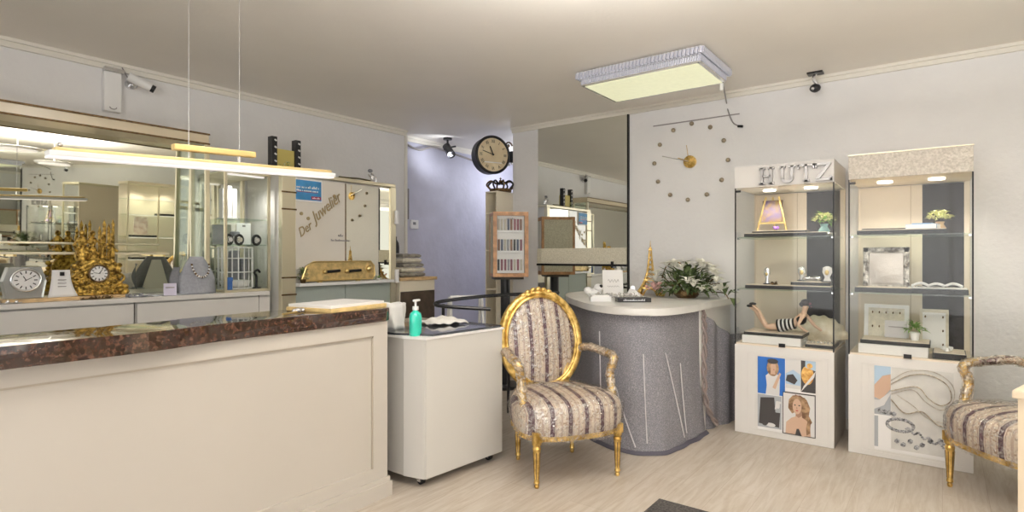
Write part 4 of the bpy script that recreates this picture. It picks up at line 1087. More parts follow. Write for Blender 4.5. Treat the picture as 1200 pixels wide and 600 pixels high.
for nm, ox in (('H', -.145), ('U', -.015), ('T', .10), ('Z', .205)):
    mk('letter', letter(nm, ox), GREYL, c1)

# posters
def poster(parent, w0, w1, z0, z1, cells):
    t = mk('poster', M().bb(w0, w1, -.286, -.281, z0, z1), CARD, parent)
    for cell in cells:
        m = M(); y = -.2865
        x0, x1, a, b_ = cell['r']; m.poly([(x0, y, a), (x1, y, a), (x1, y, b_), (x0, y, b_)], 0)
        yy = y
        for (mi, pts) in cell['s']:
            yy -= .00035; m.poly([(x0+(x1-x0)*px, yy, a+(b_-a)*pz) for px, pz in pts], mi)
        o = mk('photo_print', m, cell['m'], t)
    return t
bl = P('print_blue', (.02, .14, .50), .4); sk_ = P('print_skin', (.62, .42, .30), .4); hr = P('print_hair', (.22, .11, .05), .4, alt=(.50, .32, .18), vscale=30, var=.3)
gw = P('print_white', (.72, .71, .70), .4); dk = P('print_dark', (.05, .045, .045), .4); gr = P('print_grey', (.40, .42, .45), .4); og = P('print_orange', (.75, .30, .04), .4, alt=(.9, .6, .2), vscale=40, var=.3)
skb = P('print_sky', (.45, .60, .75), .4); pk = P('print_lip', (.5, .12, .1), .4); sh = P('print_skin_shadow', (.36, .21, .14), .4)
E_ = lambda cx, cy, rx, ry, a0=0, a1=360, n=20: ell(cx, cy, rx, ry, n, a0, a1)
x0, x1, z0, z1 = -.155, .205, .05, .555
poster(c1, x0, x1, z0, z1, [
    dict(r=(x0, .02, .30, z1), m=[bl, sk_, hr, gw, dk, pk], s=[
        (3, [(.30, .0), (.34, .25), (.30, .50), (.45, .60), (.70, .60), (.82, .45), (.80, .0)]),
        (2, E_(.56, .72, .22, .22)), (1, [(.48, .55), (.48, .68), (.64, .68), (.66, .55)]), (1, E_(.58, .74, .10, .13)), (4, E_(.56, .90, .2, .07)),
        (1, [(.55, .20), (.80, .62), (.86, .58), (.66, .16)]), (5, E_(.60, .68, .025, .012))]),
    dict(r=(.024, .115, .36, z1), m=[skb, dk, gw], s=[(2, [(0, .5), (.5, .65), (1, .5), (1, 1), (0, 1)]), (1, [(0, .25), (.1, .45), (.5, .5), (.8, .3), (.6, .15)]), (2, [(0, 0), (1, 0), (1, .12), (0, .15)])]),
    dict(r=(.117, x1, .345, z1), m=[dk, og, gw, skb], s=[(1, E_(.45, .55, .42, .3)), (2, [(0, 0), (.9, .5), (1, .7), (.2, .2)]), (3, [(.3, .8), (1, .7), (1, 1), (.3, 1)]), (1, E_(.6, .85, .2, .08))]),
    dict(r=(x0, -.002+.0, z0+.02, .295), m=[gr, dk, gw], s=[(1, [(.05, .1), (.12, .9), (.7, .95), (.75, .5), (.95, .5), (.9, .05)]), (2, E_(.86, .72, .07, .10)), (2, E_(.55, .1, .2, .06)), (1, E_(.3, .3, .2, .25)), (2, [(.72, .6), (.78, .85), (.98, .85), (.98, .78), (.84, .76), (.8, .6)])]),
    dict(r=(.003, x1, z0, .335), m=[dk, gw, sk_, hr, sh, pk, dk], s=[(1, [(.03, .02), (.97, .02), (.97, .97), (.03, .97)]),
        (3, [(.18, .62), (.2, .82), (.32, .93), (.55, .95), (.74, .86), (.84, .68), (.80, .5), (.9, .36), (.78, .22), (.62, .3), (.5, .6), (.3, .5)]),
        (2, [(.10, .02), (.12, .28), (.28, .40), (.40, .44), (.42, .55), (.60, .55), (.60, .44), (.74, .38), (.84, .22), (.86, .02)]),
        (4, [(.41, .46), (.42, .55), (.60, .56), (.60, .48), (.5, .42)]), (2, E_(.45, .68, .135, .18)), (3, [(.30, .7), (.34, .86), (.46, .9), (.62, .84), (.66, .6), (.7, .9), (.4, .96), (.25, .8)]),
        (6, E_(.39, .71, .03, .014)), (6, E_(.52, .71, .03, .014)), (5, E_(.45, .585, .04, .018)), (4, [(.44, .68), (.47, .63), (.43, .63)]),
        (6, [(.40, .02), (.44, .16), (.52, .17), (.60, .02)]), (2, [(.5, .18), (.52, .34), (.6, .36), (.66, .2), (.74, .02), (.6, .0)]), (3, [(.72, .2), (.8, .5), (.86, .4), (.84, .1), (.74, .04)])]),
])
x0, x1, z0, z1 = -.17, .22, .05, .57
p2 = poster(c2, x0, x1, z0, z1, [
    dict(r=(x0, x0+.085, z0+.22, z1), m=[gr, sk_, skb, gw], s=[(2, [(0, .6), (1, .8), (1, 1), (0, 1)]), (1, [(0, .35), (.4, .3), (1, .55), (1, .85), (.5, .8), (0, .6)]), (3, [(0, .1), (.6, .2), (1, .45), (1, .5), (.3, .3), (0, .3)])]),
    dict(r=(x0, x0+.02, z0+.02, z0+.21), m=[gr, dk], s=[]),
    dict(r=(x0+.087, x1, z0+.02, z1), m=[P('print_paper', (.66, .65, .62), .4, var=.05, vscale=20)], s=[]),
])
m = M(); y = -.290
def strand(ctrl, r, n=10): m.tube([Vector((x0+(x1-x0)*a, y, z0+(z1-z0)*b_)) for a, b_ in [(p[0], p[1]) for p in curve_pts([(q[0], q[1], 0) for q in ctrl], n)]], r, 5, flat=.3)
strand([(.22, .80), (.45, .92), (.7, .95), (.92, .86), (.97, .70), (.85, .62), (.70, .68), (.55, .80), (.22, .72)], .009)
strand([(.22, .84), (.45, .97), (.75, .99), (.97, .88), (1.0, .70), (.86, .57), (.66, .64), (.5, .76), (.22, .68)], .004)
strand([(.22, .62), (.40, .48), (.62, .52), (.80, .40), (.98, .38)], .011)
strand([(.30, .68), (.5, .58), (.7, .45), (.98, .42)], .004)
mk('printed_necklaces', m, P('print_gold', (.30, .22, .13), .4, alt=(.68, .60, .48), vscale=60, var=.2), p2)
m = M()
for k in range(40):
    a = k/39*2*PI*1.1; m.sph((x0+(x1-x0)*(.34+.17*math.cos(a)), y, z0+(z1-z0)*(.33+.07*math.sin(a))), (.010, .002, .010), sub=1)
for k in range(24): m.sph((x0+(x1-x0)*(.42+.02*k), y, z0+(z1-z0)*(.30-.006*k+.02*math.sin(k))), (.008, .002, .007), sub=1)
for a, b_ in ((.08, .47), (.14, .46), (.2, .46), (.26, .45), (.3, .14), (.38, .11), (.47, .16), (.55, .10), (.62, .14), (.72, .2), (.84, .22), (.9, .2)): m.sph((x0+(x1-x0)*a, y, z0+(z1-z0)*b_), (.016, .002, .016), sub=1)
mk('printed_charms', m, P('print_charm', (.06, .06, .065), .4, alt=(.5, .5, .52), vscale=80, var=.3), p2)

# contents: helper to convert (case, lateral, depth, z) to world
def W1(x, y, z): return (4.47+y, .869-x, z)
def W2(x, y, z): return (4.47+y, .168-x, z)
# -- HUTZ case, top shelf
Zt, Zm, Zb = 1.386, 1.021, .637
tray('t', 'wide black cream lined tray on the top shelf of the HUTZ case', W1(0, -.16, Zt), .52, .15, .022)
tray('t', 'smaller raised black tray at back of HUTZ case top shelf', W1(-.07, .02, Zt), .36, .16, .045)
t = T('painting_easel', 'small flower painting on a golden easel in the HUTZ case', 'easel', W1(-.13, .03, Zt+.049), -90)
t.scale = (1.25, 1.25, 1.25)
mk('canvas', M().box((0, 0, .115), (.11, .008, .13), rx=-10), P('flower_print', (.34, .22, .06), .6, alt=(.09, .07, .18), vscale=28, var=.4), t)
mk('easel_frame', M().cyl((-.08, -.02, 0), (-.035, 0, .20), .006, n=8).cyl((.08, -.02, 0), (.035, 0, .20), .006, n=8).cyl((0, .06, 0), (0, .01, .2), .005, n=8).box((0, -.018, .045), (.15, .02, .01)), BRASS, t)
O('purple_brooch', M().sph((-.02, 0, .015), .012, sub=1).sph((0, -.01, .018), .014, sub=1).sph((.02, 0, .015), .012, sub=1).sph((0, .012, .022), .01, sub=1), PURF, 'purple flower brooch before the small easel', 'brooch', W1(-.09, -.045, Zt+.049), smooth=True)
def vase(lab, loc, vm, fm, lm, sc_, seed, n=26, fl=20):
    t = T('flower_vase', lab, 'flower vase', loc, -90)
    mk('vase', M().lathe([(.018*sc_, 0), (.03*sc_, .01*sc_), (.032*sc_, .035*sc_), (.018*sc_, .06*sc_), (.024*sc_, .075*sc_)], n=20), vm, t, smooth=True)
    rnd = random.Random(seed)
    bouquet(t, n, .06*sc_, .04*sc_, .055*sc_, .085*sc_, .035*sc_, fl, seed, lm, fm, .026*sc_)
    return t
vase('aqua vase of white and green flowers in the HUTZ case', W1(.215, -.02, Zt), AQUA, PETY, LEAFG, 1.15, 31, 40, 26)
O('crystal_dish', M().lathe([(.02, 0), (.035, .015), (.03, .02), (.015, .01)], n=16), SILVER, 'small crystal dish at the right of the HUTZ case top shelf', 'dish', W1(.27, -.13, Zt), smooth=True)
# -- HUTZ middle shelf
tray('t', 'wide black cream lined tray on the middle shelf of the HUTZ case', W1(.02, -.15, Zm), .54, .19, .024)
tray('t', 'smaller raised black tray on the right of HUTZ case middle shelf', W1(.15, -.08, Zm+.029), .24, .16, .02)
def stand_piece(lab, loc, h, w, mat, rz=-90):
    h *= 1.25; w *= 1.2
    t = T('jewellery_stand', lab, 'jewellery stand', loc, rz)
    mk('stand_foot', M().cyl((0, 0, 0), (0, 0, .006), w*.6, n=16), BLACK, t)
    mk('stand_body', M().lathe([(w*.4, .006), (w*.25, h*.3), (w*.5, h*.6), (w*.45, h*.9), (w*.15, h)], n=16, sy=.5), mat, t, smooth=True)
    mk('pendant', M().sph((0, -w*.3, h*.6), (w*.22, w*.12, w*.3)), BRASS, t, smooth=True)
stand_piece('slim silver jewellery stand at the left of HUTZ case middle shelf', W1(-.13, -.13, Zm+.029), .095, .035, SILVER)
stand_piece('leaning silver watch stand in the centre of HUTZ case middle shelf', W1(.08, -.04, Zm+.054), .08, .045, SILV2)
stand_piece('bright cuff stand at the right of HUTZ case middle shelf', W1(.25, -.13, Zm+.054), .085, .05, CARD)
O('silver_bow', M().sph((-.03, 0, .02), (.03, .015, .016)).sph((.03, 0, .022), (.03, .015, .018)).sph((0, 0, .02), .012).tube([(-.04, -.02, .006), (0, -.025, .006), (.04, -.02, .006)], .005, 5), SILVER, 'silver bow shaped jewel on the HUTZ case middle shelf', 'brooch', W1(.15, -.09, Zm+.054), -90, smooth=True)
trinket('bangles', 'little dark bangles at the left on HUTZ case middle shelf', 'bracelet', W1(-.07, -.18, Zm+.028), BRONZE, 8, .03, 14)
# -- HUTZ bottom
tray('t', 'black edged cream board under the bathing figurine', W1(-.07, -.12, Zb+.056), .38, .24, .02)
O('cream_riser', M().bb(-.2, .18, -.13, .12, 0, .055, bev=.003), CARD, 'cream riser under the board of the bathing figurine', 'riser', W1(-.07, -.12, Zb), -90)
tray('t', 'low black tray with gems at the front right of HUTZ case bottom', W1(.215, -.10, Zb), .17, .24, .02)
# bathing figurine: lying prone, head up, legs raised; local x right = image right
def bather():
    t = T('bathing_figurine', 'painted figurine of a lying bather in striped swimsuit', 'figurine', W1(-.02, -.12, Zb+.084), -90)
    t.scale = (1.6, 1.6, 1.6)
    b = bmesh.new(); ly = b.verts.layers.skin.verify()
    js = {'pel': (0, 0, .022, .022), 'wai': (.035, 0, .030, .016), 'che': (.07, 0, .062, .021), 'nek': (.083, 0, .098, .009), 'hed': (.088, -.002, .122, .018),
          'kn1': (-.075, .012, .014, .013), 'an1': (-.125, .014, .085, .007), 'ft1': (-.148, .012, .10, .006),
          'kn2': (-.07, -.014, .016, .013), 'an2': (-.105, -.012, .09, .007), 'ft2': (-.13, -.012, .112, .006),
          'sh1': (.083, .022, .076, .009), 'el1': (.115, .03, .03, .007), 'ha1': (.145, .02, .010, .005),
          'sh2': (.078, -.024, .074, .009), 'el2': (.062, -.036, .034, .007), 'ha2': (.10, -.04, .008, .005)}
    V = {}
    for k, (x, y, z, r) in js.items():
        v = b.verts.new((x, y, z)); v[ly].radius = (r, r); V[k] = v
    V['pel'][ly].use_root = True
    for a, c in (('pel', 'wai'), ('wai', 'che'), ('che', 'nek'), ('nek', 'hed'), ('pel', 'kn1'), ('kn1', 'an1'), ('an1', 'ft1'), ('pel', 'kn2'), ('kn2', 'an2'), ('an2', 'ft2'), ('che', 'sh1'), ('sh1', 'el1'), ('el1', 'ha1'), ('che', 'sh2'), ('sh2', 'el2'), ('el2', 'ha2')):
        b.edges.new((V[a], V[c]))
    me = bpy.data.meshes.new('body'); b.to_mesh(me); b.free(); me.materials.append(SKIN)
    o = bpy.data.objects.new('body', me); COL.objects.link(o); o.parent = t
    s_ = o.modifiers.new('skin', 'SKIN'); s_.use_smooth_shade = True; q = o.modifiers.new('sub', 'SUBSURF'); q.levels = 2; q.render_levels = 2
    m = M()
    for k in range(9):
        q = k/8; c = Vector((-.022+.062*q, 0, .022+.014*q)); r = .0255-.006*q
        m.tube([(c.x-.2*(r*math.sin(a)), r*1.12*math.cos(a), c.z+r*math.sin(a)) for a in [j*PI/8 for j in range(16)]], .0042, 6, closed=True, mi=k % 2)
    mk('striped_bottom', m, [BLACK, CARD], t, smooth=True)
    mk('swimsuit_top', M().sph((.068, 0, .058), (.0225, .0275, .026)), BLACK, t, smooth=True)
    mk('hair', M().sph((.085, 0, .129), (.020, .020, .017)).sph((.072, 0, .122), .012), HAIRD, t, smooth=True)
    mk('shoe', M().sph((-.146, .012, .103), (.016, .009, .007)), BLACK, t, smooth=True)
    mk('shoe', M().sph((-.128, -.012, .115), (.016, .009, .007)), BLACK, t, smooth=True)
    mk('face', M().sph((.103, -.012, .125), .0025, sub=1).sph((.104, .008, .125), .0025, sub=1).sph((.107, -.002, .113), (.003, .004, .002), sub=1), SIGNR, t)
bather()
def shellf(u, v):
    a = PI*(.05+.9*u); r = .185*v*(1+.03*math.cos(18*a)); return (r*math.cos(a)*1.05, .045*math.sin(PI*v)*(-1), r*math.sin(a))
t = T('shell_dish', 'big fan shaped shell dish standing behind the bathing figurine', 'shell', W1(.16, .13, Zb+.001), -90)
mk('shell_fan', M().grid(shellf, 60, 10), SHELL, t, solid=.004, smooth=True)
mk('shell_hinge', M().sph((0, .0, .008), (.03, .02, .012)), SHELL, t, smooth=True)
rnd = random.Random(6); m = M()
for k in range(10): m.sph((-.09+.02*k, rnd.uniform(-.01, .01), .008), .008, sub=1)
O('gem_row', m, SILV2, 'row of small gemstones along the front of HUTZ case bottom', 'gemstones', W1(.19, -.17, Zb+.024), -90, smooth=True)

# -- stone case, top shelf
tray('t', 'long low black tray on the top shelf of the stone fascia case', W2(-.04, -.14, Zt), .46, .16, .026)
tray('t', 'raised black cream lined tray at back left of stone case top shelf', W2(-.14, .03, Zt), .24, .14, .045)
O('blue_box', M().bb(-.08, .08, -.05, .05, 0, .03, bev=.003).bb(-.05, .05, -.03, .03, .03, .036, mi=1), [BLUEB, CARD], 'flat light blue box on the top shelf of stone fascia case', 'box', W2(.07, -.12, Zt+.031), -100)
vase('cream vase of yellow green blossoms in the stone fascia case', W2(.155, -.02, Zt), P('tan_vase', (.62, .45, .28), .3), PETY, P('pale_leaf', (.55, .58, .25), .5), 1.05, 41, 20, 36)
O('draped_ribbon', M().grid(lambda u, v: (-.05+.1*u, -.02+.04*v, .012+.018*math.sin(u*7)+.01*math.sin(v*6)), 16, 6), P('ribbon', (.30, .12, .12), .5), 'dark red ribbon beside the blue box in stone fascia case', 'ribbon', W2(.065, .03, Zt+.012), -90, solid=.003, smooth=True)
# -- stone case, middle
tray('t', 'black cream lined tray below the silver picture frame', W2(-.13, -.16, Zm), .30, .17, .03)
t = T('silver_picture', 'ornate silver picture frame standing in the stone fascia case', 'picture frame', W2(-.13, .03, Zm), -90)
t.scale = (1.12, 1, 1.25)
fr = M()
for a, b_, c, d in ((-.115, -.085, 0, .23), (.085, .115, 0, .23), (-.115, .115, 0, .03), (-.115, .115, .20, .23)): fr.bb(a, b_, -.012, .012, c, d, bev=.005)
mk('frame', fr, P('aged_silver', (.22, .19, .16), .3, metal=.8, bump=.8, bscale=90, alt=(.8, .76, .7), vscale=35, var=.4), t)
mk('inner_plate', M().grid(lambda u, v: (-.085+.17*u, .004-.006*math.sin(PI*u)*math.sin(PI*v), .03+.17*v), 14, 14), P('hammered_silver', (.48, .43, .38), .35, metal=.8, bump=.25, bscale=30), t, smooth=True)
mk('prop', M().box((0, .04, .09), (.03, .004, .18), rx=20), BLACK, t)
tray('t', 'black tray with white pearl necklace in the stone fascia case', W2(.14, -.14, Zm), .30, .18, .032, lining=CARD)
m = M()
for k in range(44):
    q = k/43; m.sph((-.12+.24*q, -.01+.03*math.sin(q*9), .010+.014*abs(math.sin(q*PI*3))), .009, sub=1)
O('pearl_necklace', m, PLASW, 'white pearl necklace lying on the black tray', 'necklace', W2(.14, -.14, Zm+.037), -90, smooth=True)
m = M()
for k in range(3): m.tube([(-.07+.07*k+.022*math.cos(a), .02*math.sin(a), .006) for a in [j*PI/6 for j in range(12)]], .004, 5, closed=True)
O('silver_rings', m, SILVER, 'three silver rings at the front of the pearl tray', 'rings', W2(.13, -.20, Zm+.037), -90, smooth=True)
# -- stone case, bottom
tray('t', 'black edged cream board on the left of the stone case bottom', W2(-.07, -.13, Zb+.061), .36, .22, .022)
O('white_riser', M().bb(-.19, .17, -.12, .11, 0, .06, bev=.003), CARD, 'white riser under the cream board of stone case bottom', 'riser', W2(-.07, -.13, Zb), -90)
tray('t', 'low black tray with pearls at the right of stone case bottom', W2(.20, -.13, Zb), .16, .22, .035)
trinket('pearl_earrings', 'scattered pearl earrings on the low right tray of stone case', 'earrings', W2(.19, -.13, Zb+.04), PLASW, 12, .05, 22)
def earboard(lab, loc, w, h, cols, rows, frame, bm_):
    t = T('earring_board', lab, 'earring board', loc, -90)
    mk('board', M().box((0, 0, h/2), (w, .012, h), rx=-8, bev=.002), frame, t)
    mk('inset', M().box((0, -.008, h/2), (w*.8, .006, h*.84), rx=-8), bm_, t)
    m = M()
    for r in range(rows):
        for c in range(cols):
            z = h*(.18+.64*r/(rows-1)); x = w*.8*(-.38+.76*c/(cols-1))
            m.sph((x, -.013-(z-h/2)*-.14, z), (.005, .004, .009), sub=1)
    mk('earrings', m, BRONZE, t)
    mk('prop', M().box((0, .04, h*.42), (.03, .004, h*.85), rx=18), frame, t)
earboard('beige earring board at the left of the stone case bottom', W2(-.13, .04, Zb+.001), .25, .29, 5, 3, CARD, PAPER)
earboard('white framed earring board beside the dark panel in stone case', W2(.125, .08, Zb+.001), .15, .27, 2, 3, PAPER, CARD)
O('price_list', M().box((0, 0, .055), (.12, .004, .11), rx=-14).box((0, -.004, .07), (.08, .002, .005), rx=-14, mi=1).box((0, -.001, .05), (.08, .002, .004), rx=-14, mi=1), [P('grey_card', (.55, .54, .54), .5), CORD], 'grey leaning card before the left earring board', 'card', W2(-.07, -.08, Zb+.089), -90)
t = T('potted_plant', 'tiny green plant in a white cup in the stone case', 'plant', W2(.03, -.13, Zb+.089), -90)
t.scale = (1.25, 1.25, 1.25)
mk('cup', M().lathe([(.016, 0), (.022, .04), (.019, .041)], n=18), PLASW, t, smooth=True)
bouquet(t, 46, .04, .04, .035, .05, .035, 1, 52, LEAFG, PETY, .01)

# ------------------------------------------------------------------ glass cabinet opposite the mirror (seen in it)
t = T('glass_cabinet', 'wide glass cabinet with lit shelves, reflected in the middle of the left mirror', 'glass cabinet', (3.85, -1.2, 0), 180)
hw = .44
mk('base', M().bb(-hw, hw, -.2, .2, 0, .5, bev=.004), WHITE, t)
mk('top', M().bb(-hw, hw, -.2, .2, 2.08, 2.12, bev=.004), CHAMP, t)
mk('back_panel', M().bb(-hw+.01, hw-.01, .18, .19, .5, 2.08), PINK_IN, t)
for x in (-hw+.012, 0, hw-.012): mk('post', M().bb(x-.01, x+.01, -.2, -.18, .5, 2.08), CHAMP, t)
mk('front_glass', M().bb(-hw+.025, hw-.025, -.195, -.192, .5, 2.08), GLASS, t)
for x in (-hw, hw-.004): mk('side_glass', M().bb(x, x+.004, -.18, .18, .5, 2.08), GLASS, t)
for z in (.9, 1.25, 1.6, 1.85):
    q = mk('shelf', M().bb(-hw+.01, hw-.01, -.175, .178, z, z+.008), SHELFG, t)
    mk('shelf_light', M().bb(-hw+.02, hw-.02, -.178, -.17, z-.006, z+.004), LAMPW, q)
spot('cabinet_light', (3.65, -1.17, 2.05), 8); spot('cabinet_light', (4.05, -1.17, 2.05), 8)
tray('t', 'black tray on the upper lit shelf of the wide glass cabinet', (4.03, -1.15, 1.609), .30, .2, .03, 180)
tray('t', 'black tray on the third lit shelf of the wide glass cabinet', (3.67, -1.15, 1.259), .36, .2, .03, 180)
tray('t', 'long black tray on the lowest lit shelf of the wide glass cabinet', (3.85, -1.15, .909), .7, .2, .03, 180)
O('pink_picture', M().bb(-.10, .10, -.006, .006, 0, .28, bev=.003), P('pink_print', (.70, .52, .46), .5, alt=(.85, .78, .72), vscale=14, var=.15), 'pale pink picture standing in the wide glass cabinet', 'picture', (3.66, -1.17, 1.608-.35+.0375), 180)

# ------------------------------------------------------------------ armchairs
def armchair(label, loc, rz):
    t = T('armchair', label, 'armchair', loc, rz)
    leg = [(.010, 0), (.014, .012), (.010, .02), (.017, .03), (.0135, .04), (.021, .20), (.024, .215), (.018, .225), (.026, .235), (.026, .25)]
    for sx, y, w in ((-1, -.225, .25), (1, -.225, .25), (-1, .215, .185), (1, .215, .185)):
        l = M().lathe(leg, (sx*w, y, 0), 14); l.box((sx*w, y, .275), (.05, .05, .055), bev=.005)
        o = mk('leg', l, GOLD, t, smooth=True)
        fl = M()
        for k in range(6):
            a = k*PI/3; fl.cyl((sx*w+.0125*math.cos(a), y+.0125*math.sin(a), .05), (sx*w+.0205*math.cos(a), y+.0205*math.sin(a), .195), .0028, n=5)
        mk('fluting', fl, BRONZE, o)
    # seat outline (superellipse, wider at front)
    def outl(a, k=1.0):
        c, s_ = math.cos(a), math.sin(a); e = .62
        x = math.copysign(abs(c)**e, c)*.285; y = math.copysign(abs(s_)**e, s_)*.26
        x *= (1-.16*(y/.26)) ; y = y-.0-(.025*(1-(x/.3)**2) if y < 0 else 0)
        return x*k, y*k
    ring = [outl(2*PI*k/64) for k in range(64)]
    m = M(); rr = []
    m.grid(lambda u, v: (*[q*(1+.03*math.sin(v*2*PI)) for q in outl(2*PI*u)], 0) if 0 else (outl(2*PI*u)[0]*(1.0+.02*math.cos(v*2*PI)), outl(2*PI*u)[1]*(1.0+.02*math.cos(v*2*PI)), .272+.022*math.sin(v*2*PI)), 64, 10, closed=True)
    mk('seat_rail', m, GOLD, t, smooth=True)
    m = M()
    for k in range(48):
        x, y = outl(2*PI*k/48); m.sph((x*1.02, y*1.02, .262), .008, sub=1)
    mk('beaded_edge', m, GOLD, t, smooth=True)
    prof = [(.97, .262), (1.03, .285), (1.05, .33), (1.05, .39), (1.0, .43), (.86, .455), (.6, .472), (.3, .48), (.02, .482)]
    m = M(); m.grid(lambda u, v: (outl(2*PI*u)[0]*prof[round(v*8)][0], outl(2*PI*u)[1]*prof[round(v*8)][0], prof[round(v*8)][1]), 64, 8, closed=True)
    bmesh.ops.holes_fill(m.b, edges=[e for e in m.b.edges if e.is_boundary], sides=0)
    mk('seat', m, STRIPE, t, smooth=True)
    rnd = random.Random(17)
    m = M(); ph = [rnd.uniform(0, 6) for _ in range(8)]
    def wr(u, v):
        p = prof[round(v*8)]; n = .010+.006*math.sin(u*70+ph[0]+v*9)+.005*math.sin(u*131+v*23)
        x, y = outl(2*PI*u); l = math.hypot(x, y)
        return (x*p[0]+x/l*n, y*p[0]+y/l*n, p[1]+(n*.8 if v > .5 else 0)-(.025 if v == 0 else 0))
    m.grid(wr, 128, 8, closed=True)
    mk('plastic_seat_cover', m, WRAP, t, smooth=True)
    # back
    tilt = -10
    def tf(x, y, z):
        a = R_(-tilt); zz = z; return (x*1.12, .285+y*math.cos(a)+zz*math.sin(a), .715+zz*math.cos(a)-y*math.sin(a))
    fr_ = []
    N = 64
    m = M()
    m.tube([tf(.235*math.cos(2*PI*k/N), 0, .30*math.sin(2*PI*k/N)) for k in range(N)], .026, 10, closed=True)
    m.tube([tf(.212*math.cos(2*PI*k/N), -.018, .277*math.sin(2*PI*k/N)) for k in range(N)], .009, 8, closed=True)
    bf = mk('back_frame', m, GOLD, t, smooth=True)
    m = M()
    for k in range(56):
        a = 2*PI*k/56; m.sph(tf(.240*math.cos(a), -.020, .305*math.sin(a)), .0085, sub=1)
    mk('carved_beads', m, GOLD, bf, smooth=True)
    m = M()
    for k in range(-3, 4):
        m.sph(tf(.032*k, -.012, .322-.004*k*k), (.022, .016, .02-.002*abs(k)))
    mk('crest', m, GOLD, bf, smooth=True)
    pm = M(); 
    pm.grid(lambda u, v: (.232*v*math.cos(2*PI*u), -.035*(1-v**2.2)-.006, .272*v*math.sin(2*PI*u)) if v > 0 else (.0001*math.cos(2*PI*u), -.041, .0001*math.sin(2*PI*u)), 48, 8, closed=True)
    pad = mk('back_pad', pm, STRIPE, t, smooth=True, loc=(0, .285, .715)); pad.rotation_euler = (R_(tilt), 0, R_(0)); pad.rotation_euler[0] = R_(tilt)
    pm = M(); pm.cyl((0, .01, 0), (0, .016, 0), .2, n=48)
    rear = mk('back_panel', M().prism(ell(0, 0, .242, .28, 48), .004, .012, ax='y'), STRIPE, t, loc=(0, .285, .715)); rear.rotation_euler = (R_(tilt), 0, 0)
    wm = M(); wm.grid(lambda u, v: (.237*v*math.cos(2*PI*u), -.045*(1-v**2.2)-.012+.005*math.sin(u*44+v*17)*v, .28*v*math.sin(2*PI*u)) if v > 0 else (.0001*math.cos(2*PI*u), -.057, .0001*math.sin(2*PI*u)), 64, 12, closed=True)
    wq = mk('plastic_back_cover', wm, WRAP, t, smooth=True, loc=(0, .285, .715)); wq.rotation_euler = (R_(tilt), 0, 0)
    for sx in (-1, 1):
        m = M(); m.tube(curve_pts([(sx*.17, .215, .27), (sx*.165, .235, .38), (sx*.15, .255, .50), (sx*.17, .27, .56)]), [.024]*25, 10)
        mk('back_stile', m, GOLD, t, smooth=True)
        a1 = tf(sx*.235, 0, -.07)
        arm = curve_pts([a1, (sx*.275, .16, .675), (sx*.305, .02, .665), (sx*.31, -.07, .655), (sx*.30, -.10, .625), (sx*.285, -.085, .56), (sx*.285, -.11, .45), (sx*.275, -.16, .36), (sx*.265, -.2, .30)], 6)
        N = len(arm)
        ar = mk('arm', M().tube(arm, [.017+.006*math.sin(PI*k/N) for k in range(N)], 10), GOLD, t, smooth=True)
        mk('arm_pad', M().tube(arm[3:16], [.012]+[.026]*11+[.012], 10, flat=.8), STRIPE, ar, smooth=True)
        arm2 = []
        rr = []
        for k, p in enumerate(arm[2:38]):
            rr.append(.0275+.0022*math.sin(k*1.3+sx)+.0018*math.sin(k*3.1)); arm2.append(p)
        mk('plastic_arm_wrap', M().tube(arm2, rr, 12), WRAP2, ar, smooth=True)
    return t
armchair('gilded oval backed armchair with striped seat beside the wheeled cabinet', (2.855, 1.80, 0), -32)
armchair('gilded striped armchair cut off by the right edge, before the stone case', (3.855, -.366, 0), -138.7)

# ------------------------------------------------------------------ foreground right desk, mat
t = T('cream_lectern', 'cream wooden desk edge at the right border of the view', 'desk', (2.40, -.19, 0), -16)
mk('side_panel', M().bb(0, .5, -.02, 0, 0, .80), P('desk_cream', (.72, .60, .44), .5, var=.05, vscale=6), t)
mk('end_panel', M().bb(0, .02, -.5, -.02, 0, .80).bb(.48, .5, -.5, -.02, 0, .80), MATS['desk_cream'], t)
mk('desk_top', M().bb(-.012, .512, -.52, .012, .80, .825, bev=.004), MATS['desk_cream'], t)
O('door_mat', M().bb(1.9, 2.775, .40, 1.155, 0, .012, bev=.004), MAT_, 'dark fibre door mat, its corner just in view at the bottom', 'mat')

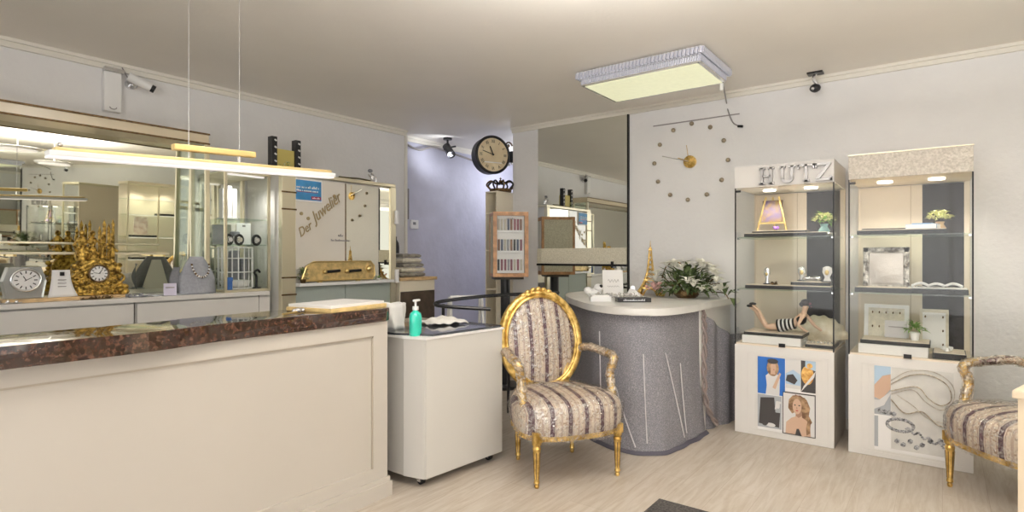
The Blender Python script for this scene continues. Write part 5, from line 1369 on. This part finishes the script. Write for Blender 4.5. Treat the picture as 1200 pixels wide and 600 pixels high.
# ------------------------------------------------------------------ lights
def area(name, loc, rot, sx, sy, power, col=(1, 1, 1)):
    l = bpy.data.lights.new(name, 'AREA'); l.shape = 'RECTANGLE'; l.size = sx; l.size_y = sy; l.energy = power; l.color = col
    o = bpy.data.objects.new(name, l); COL.objects.link(o); o.location = loc; o.rotation_euler = tuple(R_(a) for a in rot); return o
area('daylight_window_1', (.22, -2.58, 1.38), (90, 0, 180), 2.9, 1.9, 75, (1, .985, .97))
area('daylight_window_2', (-1.58, -.1, 1.38), (90, 0, -90), 4.0, 1.9, 38, (1, .985, .97))
for x, y in ((2.4, -.6), (1.7, .9)):
    t = T('uplighter', 'flat round white lamp reflected right of centre in the left mirror' if x > 2 else 'flat round white lamp reflected at the far left of the left mirror', 'lamp', (x, y, H))
    mk('shade', M().lathe([(.05, -.36), (.2, -.35), (.22, -.33), (.20, -.325), (.05, -.34)], n=40), PLASW, t, smooth=True)
    mk('glowing_disc', M().cyl((0, 0, -.365), (0, 0, -.358), .17, n=40), LAMPW, t)
    mk('cable', M().cyl((0, 0, -.34), (0, 0, 0), .004, n=8), PLASW, t)
    l = bpy.data.lights.new('uplight', 'AREA'); l.shape = 'DISK'; l.size = .3; l.energy = 40 if x > 2 else 62; l.color = (1, .975, .94)  # upward light added to brighten the ceiling
    o = bpy.data.objects.new('uplight', l); COL.objects.link(o); o.location = (x, y, H-.315); o.rotation_euler = (PI, 0, 0)
for cyy in (.869, .168):
    for x in (-.13, .14): spot('case_downlight', (4.38, cyy-x, 1.70), 5)
spot('showcase_light', (2.19, 4.2, WT+.85), 5, (1, .97, .92), 150)  # fill added inside the narrow showcase to brighten its contents
spot('passage_spot', (4.62, 4.36, 2.36), 5, (.92, .95, 1), 150, (120, 0, -20))
l = bpy.data.lights.new('passage_lamp', 'POINT'); l.energy = 9; l.color = (.90, .93, 1); l.shadow_soft_size = .15  # unseen point light without a fixture, brightens the passage
o = bpy.data.objects.new('passage_lamp', l); COL.objects.link(o); o.location = (5.9, 4.2, 2.2)

w = bpy.data.worlds.new('World'); sc.world = w; w.use_nodes = True
w.node_tree.nodes['Background'].inputs[0].default_value = (1, .99, .97, 1); w.node_tree.nodes['Background'].inputs[1].default_value = .8

# ------------------------------------------------------------------ camera
cam = bpy.data.cameras.new('Camera'); cam.sensor_width = 36; cam.lens = 36*667/1200; cam.clip_start = .02
co = bpy.data.objects.new('Camera', cam); COL.objects.link(co); co.location = (0, 0, 1.25); co.rotation_euler = (R_(90), 0, R_(37.1-90))
sc.camera = co
sc.view_settings.view_transform = 'Standard'; sc.view_settings.look = 'None'; sc.view_settings.gamma = 1; sc.view_settings.exposure = .62
sc.view_settings.use_curve_mapping = False
c = sc.cycles
c.max_bounces = 14; c.diffuse_bounces = 5; c.glossy_bounces = 8; c.transmission_bounces = 8; c.transparent_max_bounces = 24
c.caustics_reflective = True; c.caustics_refractive = False; c.sample_clamp_indirect = 6; c.use_denoising = True
